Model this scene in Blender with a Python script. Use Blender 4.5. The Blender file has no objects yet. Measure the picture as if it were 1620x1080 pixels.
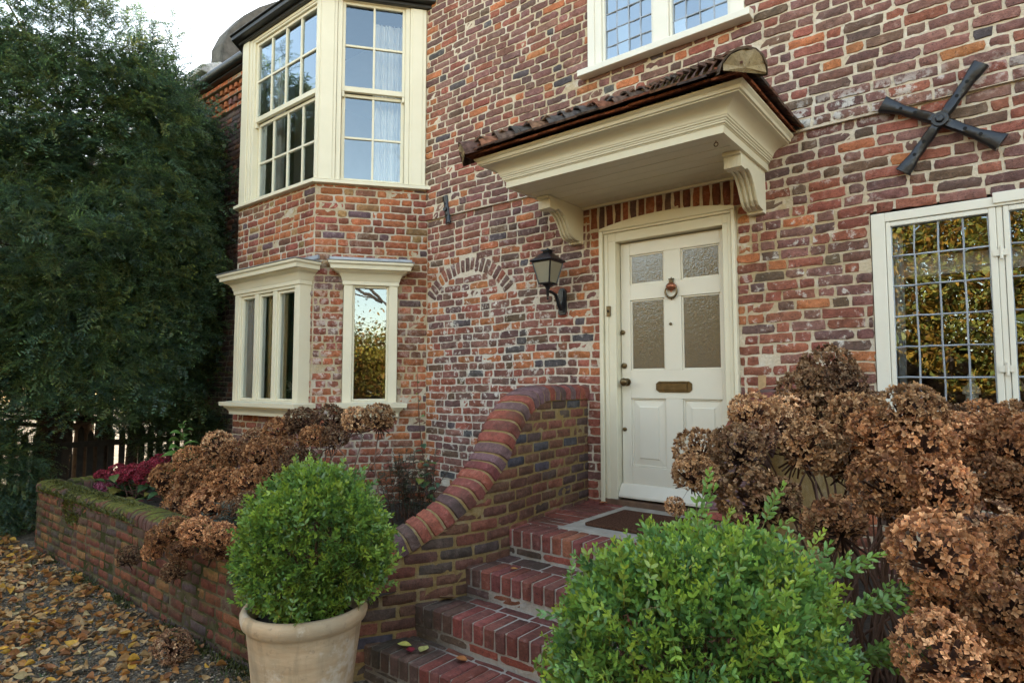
import bpy, math, random
import numpy as np
from mathutils import Vector, Matrix
R = math.radians
rng = np.random.default_rng(7)
random.seed(7)
scene = bpy.context.scene
COL = scene.collection
EYE = Vector((0, -4.25, 1.62)); YAW = R(38.9); PITCH = R(3.9); FPX = 978.0

# ------------------------------------------------------------------ helpers
def at(px, py, depth):
    """surveying aid: the point seen at a photograph pixel, at a given distance along the view axis"""
    fw = Vector((-math.sin(YAW)*math.cos(PITCH), math.cos(YAW)*math.cos(PITCH), math.sin(PITCH)))
    rt = Vector((math.cos(YAW), math.sin(YAW), 0)); up = rt.cross(fw)
    return EYE + fw*depth + rt*((px-810)/FPX*depth) - up*((py-540)/FPX*depth)

WORLD = {}
def link(o, parent=None, loc=None):
    COL.objects.link(o)
    if parent is not None:
        o.parent = parent
        o.location = -WORLD.get(parent.name, Vector((0, 0, 0))) if loc is None else loc
        WORLD[o.name] = Vector((0, 0, 0)) if loc is None else WORLD.get(parent.name, Vector()) + Vector(loc)
    else:
        o.location = loc or (0, 0, 0); WORLD[o.name] = Vector(o.location)
    return o

def tag(o, label=None, cat=None, group=None, kind=None):
    if label: o['label'] = label
    if cat: o['category'] = cat
    if group: o['group'] = group
    if kind: o['kind'] = kind
    return o

def empty(name, loc, label, cat, group=None):
    o = bpy.data.objects.new(name, None); o.empty_display_size = .1
    link(o, None, Vector(loc)); return tag(o, label, cat, group)

class MB:
    def __init__(s): s.v = []; s.f = []; s.m = []; s.c = []; s.n = 0
    def add(s, vs, fs, mat=0, col=None):
        vs = np.asarray(vs, float).reshape(-1, 3)
        s.v.append(vs)
        for f in fs: s.f.append([i+s.n for i in f]); s.m.append(mat)
        if col is None: col = (.5, .5, .5)
        c = np.asarray(col, float)
        if c.ndim == 1: c = np.tile(c, (len(vs), 1))
        s.c.append(c); s.n += len(vs)
    def build(s, name, mats, parent=None, smooth=None, loc=None, bevel=None, local=None):
        me = bpy.data.meshes.new(name)
        V = np.concatenate(s.v) if s.v else np.zeros((0, 3))
        if local is not None: V = V-np.array(local)
        me.from_pydata(V.tolist(), [], s.f)
        mats = mats if isinstance(mats, (list, tuple)) else [mats]
        for m in mats: me.materials.append(m)
        me.polygons.foreach_set('material_index', s.m)
        a = me.color_attributes.new('Col', 'FLOAT_COLOR', 'POINT')
        c = np.ones((len(V), 4), np.float32); c[:, :3] = np.concatenate(s.c)
        a.data.foreach_set('color', c.ravel())
        if smooth is not None:
            me.polygons.foreach_set('use_smooth', [True]*len(me.polygons))
            if smooth < 179: me.set_sharp_from_angle(angle=R(smooth))
        me.update()
        o = bpy.data.objects.new(name, me)
        if bevel:
            b = o.modifiers.new('Bevel', 'BEVEL'); b.width = bevel; b.segments = 2; b.limit_method = 'ANGLE'; b.angle_limit = R(35)
        return link(o, parent, loc)

def ident(u, z, d): return np.stack([u, -d, z], -1)
def P_main(u, z, d): return np.stack([np.asarray(u, float), -np.asarray(d, float), np.asarray(z, float)], -1)
BAYF = -.868
def P_bay(u, z, d): return np.stack([np.asarray(u, float), BAYF-np.asarray(d, float), np.asarray(z, float)], -1)
CL = math.hypot(.67, .868); TX, TY = .67/CL, .868/CL
def P_cant(u, z, d):
    u = np.asarray(u, float); d = np.asarray(d, float)
    return np.stack([-5.18+TX*u+TY*d, BAYF+TY*u-TX*d, np.asarray(z, float)+0*u], -1)
def P_world(u, z, d): return np.stack([np.asarray(u, float), np.asarray(d, float), np.asarray(z, float)], -1)

BOXF = [(0, 3, 2, 1), (4, 5, 6, 7), (0, 1, 5, 4), (1, 2, 6, 5), (2, 3, 7, 6), (3, 0, 4, 7)]
def fbox(mb, P, u0, u1, z0, z1, d0, d1, mat=0, col=None):
    """box in a facade's own frame (along, up, outward)"""
    u = np.array([u0, u1, u1, u0]*2, float); z = np.array([z0, z0, z1, z1]*2, float); d = np.array([d0]*4+[d1]*4, float)
    mb.add(P(u, z, d), BOXF, mat, col)
def box(mb, x0, x1, y0, y1, z0, z1, mat=0, col=None):
    fbox(mb, P_main, x0, x1, z0, z1, -y1, -y0, mat, col)
def prism(mb, pts, e0, e1, fn, mat=0, col=None):
    """closed outline pts (a,b) extruded between e0 and e1; fn(a,b,e)->xyz"""
    n = len(pts); vs = [fn(a, b, e0) for a, b in pts]+[fn(a, b, e1) for a, b in pts]
    fs = [tuple(range(n))[::-1], tuple(range(n, 2*n))]+[(i, (i+1) % n, n+(i+1) % n, n+i) for i in range(n)]
    mb.add(vs, fs, mat, col)
def sweep_u(mb, P, u0, u1, dback, dfront, prof, mat=0, caps=True):
    """moulding run round three sides (mitred); prof = (outward offset, height)"""
    n = len(prof); vs = []
    for (uu, su, dd, sd) in ((u0, -1, dback, 0), (u0, -1, dfront, 1), (u1, 1, dfront, 1), (u1, 1, dback, 0)):
        for o, z in prof: vs.append(P(np.array(uu+su*o), np.array(z), np.array(dd+sd*o)))
    fs = []
    for k in range(3):
        for i in range(n):
            j = (i+1) % n
            fs.append((k*n+i, (k+1)*n+i, (k+1)*n+j, k*n+j))
    mb.add(np.array(vs), fs, mat)
def tube(mb, pts, rad, seg=6, mat=0, col=None, closed=False):
    pts = [Vector(p) for p in pts]; n = len(pts)
    rad = rad if isinstance(rad, (list, tuple)) else [rad]*n
    vs = []; prev = None
    for i, p in enumerate(pts):
        t = (pts[min(i+1, n-1)]-pts[max(i-1, 0)]).normalized()
        if prev is None: a = t.orthogonal().normalized()
        else: a = (prev-t*prev.dot(t)).normalized()
        prev = a; b = t.cross(a)
        for k in range(seg):
            an = 2*math.pi*k/seg; vs.append(p+(a*math.cos(an)+b*math.sin(an))*rad[i])
    fs = [(i*seg+k, i*seg+(k+1) % seg, (i+1)*seg+(k+1) % seg, (i+1)*seg+k) for i in range(n-1) for k in range(seg)]
    fs += [tuple(range(seg))[::-1], tuple(range((n-1)*seg, n*seg))]
    mb.add([tuple(v) for v in vs], fs, mat, col)
def lathe(mb, prof, c, seg=48, mat=0, wob=0, col=None):
    vs = []; fs = []
    for i, (r, z) in enumerate(prof):
        for k in range(seg):
            a = 2*math.pi*k/seg; rr = r*(1+wob*math.sin(3*a+z*9)+wob*.6*math.sin(5*a+1))
            vs.append((c[0]+rr*math.cos(a), c[1]+rr*math.sin(a), c[2]+z))
    for i in range(len(prof)-1):
        for k in range(seg):
            fs.append((i*seg+k, i*seg+(k+1) % seg, (i+1)*seg+(k+1) % seg, (i+1)*seg+k))
    mb.add(vs, fs, mat, col)
def cat_interp(xs, ys, x):
    """smooth (Catmull-Rom) interpolation of a table"""
    xs = np.asarray(xs, float); ys = np.asarray(ys, float); x = np.clip(np.asarray(x, float), xs[0], xs[-1])
    i = np.clip(np.searchsorted(xs, x, side='right')-1, 0, len(xs)-2)
    m = np.gradient(ys, xs); h = xs[i+1]-xs[i]; t = (x-xs[i])/h
    return (2*t**3-3*t**2+1)*ys[i]+(t**3-2*t**2+t)*h*m[i]+(-2*t**3+3*t**2)*ys[i+1]+(t**3-t**2)*h*m[i+1]
def big_mesh(name, V, F, C, mat, parent=None, loc=None, smooth=False):
    """large mesh from numpy arrays; F is (n,3) or (n,4)"""
    me = bpy.data.meshes.new(name); k = F.shape[1]
    me.vertices.add(len(V)); me.vertices.foreach_set('co', V.astype(np.float32).ravel())
    me.loops.add(F.size); me.loops.foreach_set('vertex_index', F.astype(np.int32).ravel())
    me.polygons.add(len(F)); me.polygons.foreach_set('loop_start', np.arange(0, F.size, k, dtype=np.int32))
    me.polygons.foreach_set('loop_total', np.full(len(F), k, np.int32))
    if smooth: me.polygons.foreach_set('use_smooth', np.ones(len(F), bool))
    me.update(calc_edges=True)
    a = me.color_attributes.new('Col', 'FLOAT_COLOR', 'POINT')
    c = np.ones((len(V), 4), np.float32); c[:, :3] = C; a.data.foreach_set('color', c.ravel())
    me.materials.append(mat)
    return link(bpy.data.objects.new(name, me), parent, loc)
def rand_rot(n, zdir, rs):
    """n rotation matrices whose local x axis lies along the rows of zdir, with a random roll"""
    x = zdir/np.linalg.norm(zdir, axis=1, keepdims=True)
    r = rs.normal(size=(n, 3)); y = np.cross(r, x); y /= np.linalg.norm(y, axis=1, keepdims=True)
    return np.stack([x, y, np.cross(x, y)], -1)
def flat_rot(xdir, roll, rs):
    """local x along xdir, local z as near up as it can be, rolled a little"""
    n = len(xdir); x = xdir/np.linalg.norm(xdir, axis=1, keepdims=True)
    up = np.tile([0, 0, 1.], (n, 1))+rs.normal(0, roll, (n, 3))
    y = np.cross(up, x); y /= np.linalg.norm(y, axis=1, keepdims=True)
    return np.stack([x, y, np.cross(x, y)], -1)
def scatter(tv, tf, pos, rot, scl, tcol, icol):
    """copies of a template (verts, faces, vertex colours) as one array"""
    n = len(pos); k = len(tv)
    V = np.einsum('nij,kj->nki', rot, tv)*scl[:, None, None]+pos[:, None, :]
    F = tf[None]+(np.arange(n)*k)[:, None, None]
    C = tcol[None]*icol[:, None, :]
    return V.reshape(-1, 3), F.reshape(-1, tf.shape[1]), C.reshape(-1, 3)

# ------------------------------------------------------------------ materials
def new_mat(name):
    m = bpy.data.materials.new(name); m.use_nodes = True
    nt = m.node_tree; b = nt.nodes['Principled BSDF']
    return m, nt, b
def nd(nt, typ, ins=None, **kw):
    n = nt.nodes.new(typ)
    for k, v in kw.items(): setattr(n, k, v)
    for k, v in (ins or {}).items():
        if isinstance(v, bpy.types.NodeSocket): nt.links.new(v, n.inputs[k])
        else: n.inputs[k].default_value = v
    return n
def noise(nt, scale, detail=4, rough=.55, vec=None, dist=0):
    ins = {'Scale': scale, 'Detail': detail, 'Roughness': rough, 'Distortion': dist}
    if vec is not None: ins['Vector'] = vec
    return nd(nt, 'ShaderNodeTexNoise', ins).outputs['Fac']
def ramp(nt, fac, stops):
    n = nd(nt, 'ShaderNodeValToRGB', {'Fac': fac}); e = n.color_ramp.elements
    while len(e) < len(stops): e.new(.5)
    for k, (p, c) in enumerate(stops):
        e[k].position = p; e[k].color = (c, c, c, 1) if not isinstance(c, (tuple, list)) else (*c, 1)
    return n.outputs['Color']
def mix(nt, fac, a, b, mode='MIX'):
    n = nd(nt, 'ShaderNodeMix', data_type='RGBA', blend_type=mode)
    for k, v in ((0, fac), (6, a), (7, b)):
        if isinstance(v, bpy.types.NodeSocket): nt.links.new(v, n.inputs[k])
        elif k == 0: n.inputs[0].default_value = v
        else: n.inputs[k].default_value = (*v, 1) if len(v) == 3 else v
    return n.outputs[2]
def mth(nt, op, a, b=0., clamp=False):
    n = nd(nt, 'ShaderNodeMath', operation=op, use_clamp=clamp)
    for k, v in ((0, a), (1, b)):
        if isinstance(v, bpy.types.NodeSocket): nt.links.new(v, n.inputs[k])
        else: n.inputs[k].default_value = v
    return n.outputs[0]
def bump(nt, b, h, strength, dist=.01):
    n = nd(nt, 'ShaderNodeBump', {'Height': h, 'Strength': strength, 'Distance': dist}); nt.links.new(n.outputs[0], b.inputs['Normal'])
    return n
def objco(nt): return nd(nt, 'ShaderNodeTexCoord').outputs['Object']
def setc(nt, b, col): nt.links.new(col, b.inputs['Base Color']) if isinstance(col, bpy.types.NodeSocket) else setattr(b.inputs['Base Color'], 'default_value', (*col, 1))
def blob(nt, co, c, r, soft=.5):
    """1 inside an ellipsoid round c, fading to 0 outside"""
    s = nd(nt, 'ShaderNodeVectorMath', {0: co, 1: c}, operation='SUBTRACT').outputs[0]
    d = nd(nt, 'ShaderNodeVectorMath', {0: s, 1: r}, operation='DIVIDE').outputs[0]
    l = nd(nt, 'ShaderNodeVectorMath', {0: d}, operation='LENGTH').outputs['Value']
    return nd(nt, 'ShaderNodeMapRange', {'Value': l, 'From Min': 1+soft, 'From Max': 1-soft, 'To Min': 0., 'To Max': 1.}).outputs[0]

def brick_mat(name, lime=(), moss=0., dust=(.36, .29, .24), dustamt=.45, grime=.0):
    m, nt, b = new_mat(name); co = objco(nt)
    at_ = nd(nt, 'ShaderNodeAttribute', attribute_name='Col').outputs['Color']
    n1 = noise(nt, 28, 6, .65, co); n2 = noise(nt, 120, 4, .6, co); n3 = noise(nt, 3.4, 5, .6, nd(nt, 'ShaderNodeVectorMath', {0: co, 1: (1., 1., .38)}, operation='MULTIPLY').outputs[0])
    c = mix(nt, 1., at_, ramp(nt, n1, [(.25, .62), (.5, 1.), (.78, 1.38)]), 'MULTIPLY')
    c = mix(nt, ramp(nt, n2, [(.56, 0.), (.68, .75)]), c, (.035, .028, .026))
    c = mix(nt, mth(nt, 'MULTIPLY', ramp(nt, n1, [(.58, 0.), (.72, 1.)]), dustamt), c, dust)
    c = mix(nt, 1., c, ramp(nt, n3, [(.32, .74), (.66, 1.14)]), 'MULTIPLY')
    for (ce, ra, amt, th) in lime:
        k = mth(nt, 'MULTIPLY', blob(nt, co, ce, ra), ramp(nt, noise(nt, 14, 7, .7, co), [(th, 0.), (th+.07, 1.)]))
        c = mix(nt, mth(nt, 'MULTIPLY', k, amt), c, (.62, .58, .52))
    if moss:
        g = nd(nt, 'ShaderNodeNewGeometry').outputs['Normal']
        up = nd(nt, 'ShaderNodeSeparateXYZ', {0: g}).outputs['Z']
        z = nd(nt, 'ShaderNodeSeparateXYZ', {0: co}).outputs['Z']
        k = mth(nt, 'ADD', mth(nt, 'MULTIPLY', up, .30), noise(nt, 4.5, 6, .65, co))
        k = mth(nt, 'MULTIPLY', ramp(nt, k, [(.60, 0.), (.72, 1.)]), moss)
        mc = mix(nt, ramp(nt, noise(nt, 40, 3, .5, co), [(.3, 0.), (.7, 1.)]), (.045, .05, .012), (.15, .15, .02))
        c = mix(nt, k, c, mc)
    if grime:
        k = ramp(nt, noise(nt, 3.2, 5, .6, co), [(.5, 0.), (.66, 1.)])
        c = mix(nt, mth(nt, 'MULTIPLY', k, grime), c, (.05, .045, .03))
    setc(nt, b, c); b.inputs['Roughness'].default_value = .86; b.inputs['Specular IOR Level'].default_value = .3
    bump(nt, b, mth(nt, 'ADD', mth(nt, 'ADD', mth(nt, 'MULTIPLY', n2, .6), n1), mth(nt, 'MULTIPLY', noise(nt, 55, 5, .7, co), .9)), .85, .008)
    return m
def mortar_mat(name, a, bcol, w, rough_scale=60, moss=0., zones=()):
    m, nt, b = new_mat(name); co = objco(nt)
    n1 = noise(nt, 2.2, 5, .6, co); n2 = noise(nt, rough_scale, 6, .7, co); n3 = noise(nt, 9, 5, .65, co)
    c = mix(nt, ramp(nt, n1, [(.40, 0.), (.60, 1.)]), a, bcol)
    for (ce, ra, col, amt) in zones:
        c = mix(nt, mth(nt, 'MULTIPLY', blob(nt, co, ce, ra), amt), c, col)
    c = mix(nt, ramp(nt, n3, [(.50, 0.), (.66, w[3])]), c, w[:3])
    c = mix(nt, 1., c, ramp(nt, n2, [(.2, .66), (.5, 1.), (.8, 1.15)]), 'MULTIPLY')
    if moss: c = mix(nt, mth(nt, 'MULTIPLY', ramp(nt, noise(nt, 5, 5, .6, co), [(.42, 0.), (.58, 1.)]), moss), c, (.035, .042, .012))
    setc(nt, b, c); b.inputs['Roughness'].default_value = .95; b.inputs['Specular IOR Level'].default_value = .1
    bump(nt, b, mth(nt, 'ADD', mth(nt, 'MULTIPLY', n3, 1.4), n2), .9, .008)
    return m
def paint_mat(name, col, rough=.42, wear=.17):
    m, nt, b = new_mat(name); co = objco(nt)
    n1 = noise(nt, 3.5, 6, .65, co); n2 = noise(nt, 90, 4, .6, co)
    c = mix(nt, ramp(nt, n1, [(.35, 0.), (.75, wear*2)]), col, tuple(x*y for x, y in zip(col, (.80, .77, .68))))
    c = mix(nt, ramp(nt, n2, [(.70, 0.), (.78, wear*3)]), c, tuple(x*.55 for x in col))
    setc(nt, b, c); b.inputs['Roughness'].default_value = rough
    bump(nt, b, mth(nt, 'ADD', mth(nt, 'MULTIPLY', n2, .25), noise(nt, 14, 3, .5, co)), .06, .006)
    return m
def plain_mat(name, col, rough=.6, metal=0., var=.3, scale=20, bmp=.2, spec=.5):
    m, nt, b = new_mat(name); co = objco(nt); n1 = noise(nt, scale, 5, .6, co)
    c = mix(nt, 1., (*col, 1), ramp(nt, n1, [(.25, 1-var), (.75, 1+var)]), 'MULTIPLY')
    setc(nt, b, c); b.inputs['Roughness'].default_value = rough; b.inputs['Metallic'].default_value = metal
    b.inputs['Specular IOR Level'].default_value = spec
    if bmp: bump(nt, b, n1, bmp, .01)
    return m
def attr_mat(name, rough=.5, transl=.25, spec=.4, var=.25, scale=60, tint=(1, 1, 1), per_obj=0.):
    """leaf / petal material: colour per leaf from the mesh, some light passing through"""
    m, nt, b = new_mat(name); co = objco(nt)
    c = nd(nt, 'ShaderNodeAttribute', attribute_name='Col').outputs['Color']
    c = mix(nt, 1., c, ramp(nt, noise(nt, scale, 3, .5, co), [(.25, 1-var), (.75, 1+var)]), 'MULTIPLY')
    c = mix(nt, 1., c, tint, 'MULTIPLY')
    if per_obj:
        r_ = nd(nt, 'ShaderNodeObjectInfo').outputs['Random']
        c = mix(nt, 1., c, ramp(nt, r_, [(0., (1-per_obj,)*3), (.5, (1., .97, .9)), (1., (1+per_obj, 1+per_obj*1.1, 1+per_obj*1.2))]), 'MULTIPLY')
    setc(nt, b, c); b.inputs['Roughness'].default_value = rough; b.inputs['Specular IOR Level'].default_value = spec
    if transl:
        t = nd(nt, 'ShaderNodeBsdfTranslucent'); nt.links.new(c, t.inputs['Color'])
        x = nd(nt, 'ShaderNodeMixShader', {0: transl}); nt.links.new(b.outputs[0], x.inputs[1]); nt.links.new(t.outputs[0], x.inputs[2])
        nt.links.new(x.outputs[0], nt.nodes['Material Output'].inputs['Surface'])
    return m
def glass_mat(name, ior=1.55, gain=3.0, tint=(.93, .95, .94), wave=.05, wscale=3.):
    m, nt, b = new_mat(name); nt.nodes.remove(b); co = objco(nt)
    bp = nd(nt, 'ShaderNodeBump', {'Height': noise(nt, wscale, 2, .4, co), 'Strength': wave, 'Distance': .02})
    fr = nd(nt, 'ShaderNodeFresnel', {'IOR': ior, 'Normal': bp.outputs[0]})
    f2 = mth(nt, 'MULTIPLY', fr.outputs[0], gain, True)
    t = nd(nt, 'ShaderNodeBsdfTransparent', {'Color': (*tint, 1)}); g = nd(nt, 'ShaderNodeBsdfGlossy', {'Color': (.76, .89, 1., 1), 'Roughness': .0, 'Normal': bp.outputs[0]})
    x = nd(nt, 'ShaderNodeMixShader', {0: f2}); nt.links.new(t.outputs[0], x.inputs[1]); nt.links.new(g.outputs[0], x.inputs[2])
    nt.links.new(x.outputs[0], nt.nodes['Material Output'].inputs['Surface'])
    return m

M = {}
M['brick'] = brick_mat('old_wall_brick', lime=[((-3.75, 0, 1.95), (1.0, .4, .85), .95, .55), ((-.75, 0, 3.33), (.8, .4, .10), .8, .5), ((-.98, 0, 2.15), (.42, .4, .75), .9, .565), ((-4.3, 0, 1.3), (.7, .4, .6), .6, .58)])
M['brick_bay'] = brick_mat('bay_brick', lime=[((-5.0, -.6, 1.9), (.5, .6, .9), .55, .50)])
M['brick_dark'] = brick_mat('wing_brick', dustamt=.15, grime=.3)
M['brick_cheek'] = brick_mat('parapet_brick', dustamt=.12)
M['brick_step'] = brick_mat('step_brick', dustamt=.3, grime=.45)
M['brick_planter'] = brick_mat('planter_brick', moss=.55, dustamt=.12, grime=.5)
M['brick_coping'] = brick_mat('mossy_coping_brick', moss=1., dustamt=.1, grime=.4)
M['mortar'] = mortar_mat('old_lime_mortar', (.62, .53, .40), (.54, .45, .33), (.70, .66, .58, .55), zones=[((-1.15, 0, 2.45), (.45, .4, .45), (.42, .31, .17), .9), ((-2.7, 0, 4.4), (.8, .4, .7), (.46, .36, .22), .7), ((-3.9, 0, 1.7), (1.1, .4, .9), (.55, .52, .47), .7)])
M['mortar_bay'] = mortar_mat('bay_mortar', (.42, .33, .20), (.50, .43, .33), (.55, .52, .48, .5))
M['mortar_dark'] = mortar_mat('wing_mortar', (.34, .29, .22), (.26, .22, .15), (.40, .36, .28, .4))
M['mortar_ochre'] = mortar_mat('ochre_mortar', (.28, .19, .075), (.24, .17, .075), (.40, .34, .24, .35))
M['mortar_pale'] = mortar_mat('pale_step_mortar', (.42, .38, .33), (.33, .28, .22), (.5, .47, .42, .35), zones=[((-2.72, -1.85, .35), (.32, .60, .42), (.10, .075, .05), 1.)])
M['mortar_moss'] = mortar_mat('mossy_mortar', (.085, .075, .045), (.16, .13, .08), (.2, .17, .1, .3), moss=.9)
M['cream'] = paint_mat('cream_paint', (.70, .645, .485))
M['white'] = paint_mat('off_white_paint', (.71, .68, .585), .38, .15)
M['door'] = paint_mat('door_paint', (.70, .655, .54), .3, .08)
M['lead'] = plain_mat('lead_grey', (.30, .32, .35), .5, .3, .25, 12)
M['black'] = plain_mat('black_gloss_iron', (.007, .008, .011), .3, .0, .3, 25, .35, .5)
M['black_dot'] = plain_mat('black_dot_paint', (.004, .004, .004), .9)  # flat black that paints the dark of bolt holes; also the bell push
M['gutter'] = plain_mat('black_gutter', (.018, .018, .02), .45, 0, .3, 10, .2)
M['brass'] = plain_mat('tarnished_brass', (.14, .10, .05), .38, .9, .3, 20, .2)
M['copper'] = plain_mat('copper_knocker', (.35, .13, .07), .35, .7, .3, 20, .2)
M['tile'] = attr_mat('clay_tile', .95, 0, .05, .6, 30)
M['bed_mortar'] = mortar_mat('tile_bedding_mortar', (.36, .275, .145), (.25, .19, .11), (.4, .35, .27, .3))
M['glass'] = glass_mat('window_glass', 1.55, gain=3.3, wave=.10, wscale=2.5)
M['glass_leaded'] = glass_mat('leaded_glass', 1.55, gain=3.2, wave=.05, wscale=4.)
M['glass_upper'] = glass_mat('upper_leaded_glass', 1.55, gain=6., wave=.08, wscale=4.)
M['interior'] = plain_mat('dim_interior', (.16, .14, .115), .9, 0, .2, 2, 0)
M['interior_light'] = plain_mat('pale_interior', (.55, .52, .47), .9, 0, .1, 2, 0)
M['curtain'] = attr_mat('white_curtain', .9, .35, .1, .06, 8)
M['mat'] = plain_mat('coir_mat', (.085, .042, .027), 1., 0, .7, 90, 1., .05)
M['stone'] = plain_mat('worn_paving', (.36, .33, .28), .9, 0, .3, 9, .4)
M['timber'] = plain_mat('oak_threshold', (.13, .075, .045), .7, 0, .4, 15, .4)
M['wood_pale'] = plain_mat('bare_timber', (.42, .27, .13), .8, 0, .25, 25, .4)
M['roof'] = plain_mat('dark_roof_tile', (.07, .055, .045), .9, 0, .5, 9, .8)
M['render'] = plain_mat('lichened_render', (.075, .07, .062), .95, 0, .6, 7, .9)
M['soil'] = plain_mat('dark_soil', (.035, .026, .018), 1., 0, .6, 30, 1.)
M['box_leaf'] = attr_mat('box_leaf', .30, .25, .55, .2, 40)
M['yew_leaf'] = attr_mat('yew_needle', .45, .28, .4, .25, 2.0)
M['bark'] = plain_mat('bark', (.06, .042, .03), .95, 0, .5, 14, .8)
M['twig'] = plain_mat('brown_twig', (.10, .05, .03), .8, 0, .4, 30, .3)
M['petal'] = attr_mat('dry_petal', .75, .25, .2, .3, 90, per_obj=.5)
M['leaf'] = attr_mat('garden_leaf', .45, .25, .4, .25, 40)
M['dead_leaf'] = attr_mat('fallen_leaf', .65, .1, .3, .3, 60)
M['pebble'] = attr_mat('gravel_stone', .8, 0, .3, .35, 80)
M['treeleaf'] = attr_mat('autumn_leaf', .6, .35, .3, .2, 3)
M['fence'] = plain_mat('dark_fence_wood', (.035, .028, .022), .9, 0, .4, 12, .5)
def mk_obscured():
    m, nt, b = new_mat('obscured_glass'); co = objco(nt)
    h = mth(nt, 'ADD', noise(nt, 42, 2, .5, co, 1.2), mth(nt, 'MULTIPLY', noise(nt, 130, 2, .5, co), .3))
    setc(nt, b, (.075, .076, .072)); b.inputs['Roughness'].default_value = .03; b.inputs['IOR'].default_value = 1.95
    bump(nt, b, h, .12, .016); return m
M['obscured'] = mk_obscured()
def mk_lamp_glass():
    m, nt, b = new_mat('frosted_lamp_glass'); setc(nt, b, (.24, .22, .16)); b.inputs['Roughness'].default_value = .2
    return m
M['lampglass'] = mk_lamp_glass()
def mk_terracotta():
    m, nt, b = new_mat('weathered_terracotta'); co = objco(nt)
    s = nd(nt, 'ShaderNodeVectorMath', {0: co, 1: (1.5, 1.5, 9.)}, operation='MULTIPLY').outputs[0]
    n1 = noise(nt, 3., 6, .65, s); n2 = noise(nt, 30, 5, .6, co)
    c = mix(nt, ramp(nt, n1, [(.3, 0.), (.7, 1.)]), (.46, .31, .175), (.62, .46, .29))
    c = mix(nt, ramp(nt, noise(nt, 4, 5, .6, co), [(.48, 0.), (.70, .75)]), c, (.34, .28, .19))
    v_ = nd(nt, 'ShaderNodeVectorMath', {0: co, 1: (9., 9., 1.2)}, operation='MULTIPLY').outputs[0]
    c = mix(nt, ramp(nt, noise(nt, 1.3, 5, .65, v_), [(.52, 0.), (.68, .6)]), c, (.27, .21, .13))
    c = mix(nt, ramp(nt, noise(nt, 6, 6, .7, co), [(.56, 0.), (.66, .7)]), c, (.66, .58, .46))
    c = mix(nt, ramp(nt, n2, [(.60, 0.), (.72, .6)]), c, (.26, .19, .12))
    setc(nt, b, c); b.inputs['Roughness'].default_value = .9; bump(nt, b, mth(nt, 'ADD', n1, mth(nt, 'MULTIPLY', n2, .5)), .3, .008); return m
M['terracotta'] = mk_terracotta()
def mk_gravel():
    m, nt, b = new_mat('gravel_ground'); co = objco(nt)
    v = nd(nt, 'ShaderNodeTexVoronoi', {'Vector': co, 'Scale': 70.})
    c = ramp(nt, nd(nt, 'ShaderNodeSeparateColor', {0: v.outputs['Color']}).outputs[0], [(0., (.04, .033, .024)), (.5, (.13, .105, .075)), (1., (.28, .24, .18))])
    k = ramp(nt, noise(nt, 1.6, 5, .6, co), [(.45, 0.), (.62, .8)])
    c = mix(nt, k, c, (.055, .045, .025))
    setc(nt, b, c); b.inputs['Roughness'].default_value = .95; bump(nt, b, v.outputs['Distance'], .8, .02); return m
M['gravel'] = mk_gravel()

# ------------------------------------------------------------------ bricks
def pal(rs, table):
    w = np.array([t[1] for t in table], float); c = np.array(table[rs.choice(len(table), p=w/w.sum())][0])
    return c*rs.uniform(.82, 1.2)*rs.uniform(.93, 1.07, 3)
PURPLE, PLUM, RED, ORANGE, BLUE, BROWN = (.215, .103, .082), (.155, .088, .074), (.28, .098, .064), (.42, .155, .066), (.095, .083, .083), (.155, .095, .062)
PAL_UP = [(PURPLE, .55), (PLUM, .14), (RED, .13), (ORANGE, .10), (BLUE, .03), (BROWN, .05)]
PAL_LOW = [(PURPLE, .33), (PLUM, .17), (RED, .28), (ORANGE, .09), (BLUE, .04), (BROWN, .09)]
PAL_RIGHT = [(PURPLE, .35), (PLUM, .10), (RED, .38), (ORANGE, .06), (BROWN, .11)]
PAL_BAY = [((.36, .12, .05), .45), ((.25, .08, .05), .3), ((.19, .09, .055), .15), ((.28, .17, .07), .07), ((.13, .08, .08), .06)]
PAL_WING = [((.15, .09, .072), .6), ((.11, .08, .07), .3), ((.22, .10, .06), .1)]
PAL_CHEEK = [((.155, .075, .048), .45), ((.20, .078, .05), .25), ((.105, .068, .055), .22), ((.085, .078, .085), .12)]
PAL_PLANT = [((.155, .052, .032), .42), ((.22, .078, .036), .20), ((.10, .056, .042), .28), ((.25, .13, .05), .05), ((.09, .064, .06), .08)]
PAL_STEP = [((.225, .07, .053), .6), ((.19, .068, .054), .25), ((.27, .095, .058), .15)]
PAL_COPE = [((.28, .078, .05), .36), ((.225, .066, .052), .18), ((.15, .085, .085), .30), ((.12, .068, .06), .16)]
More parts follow.
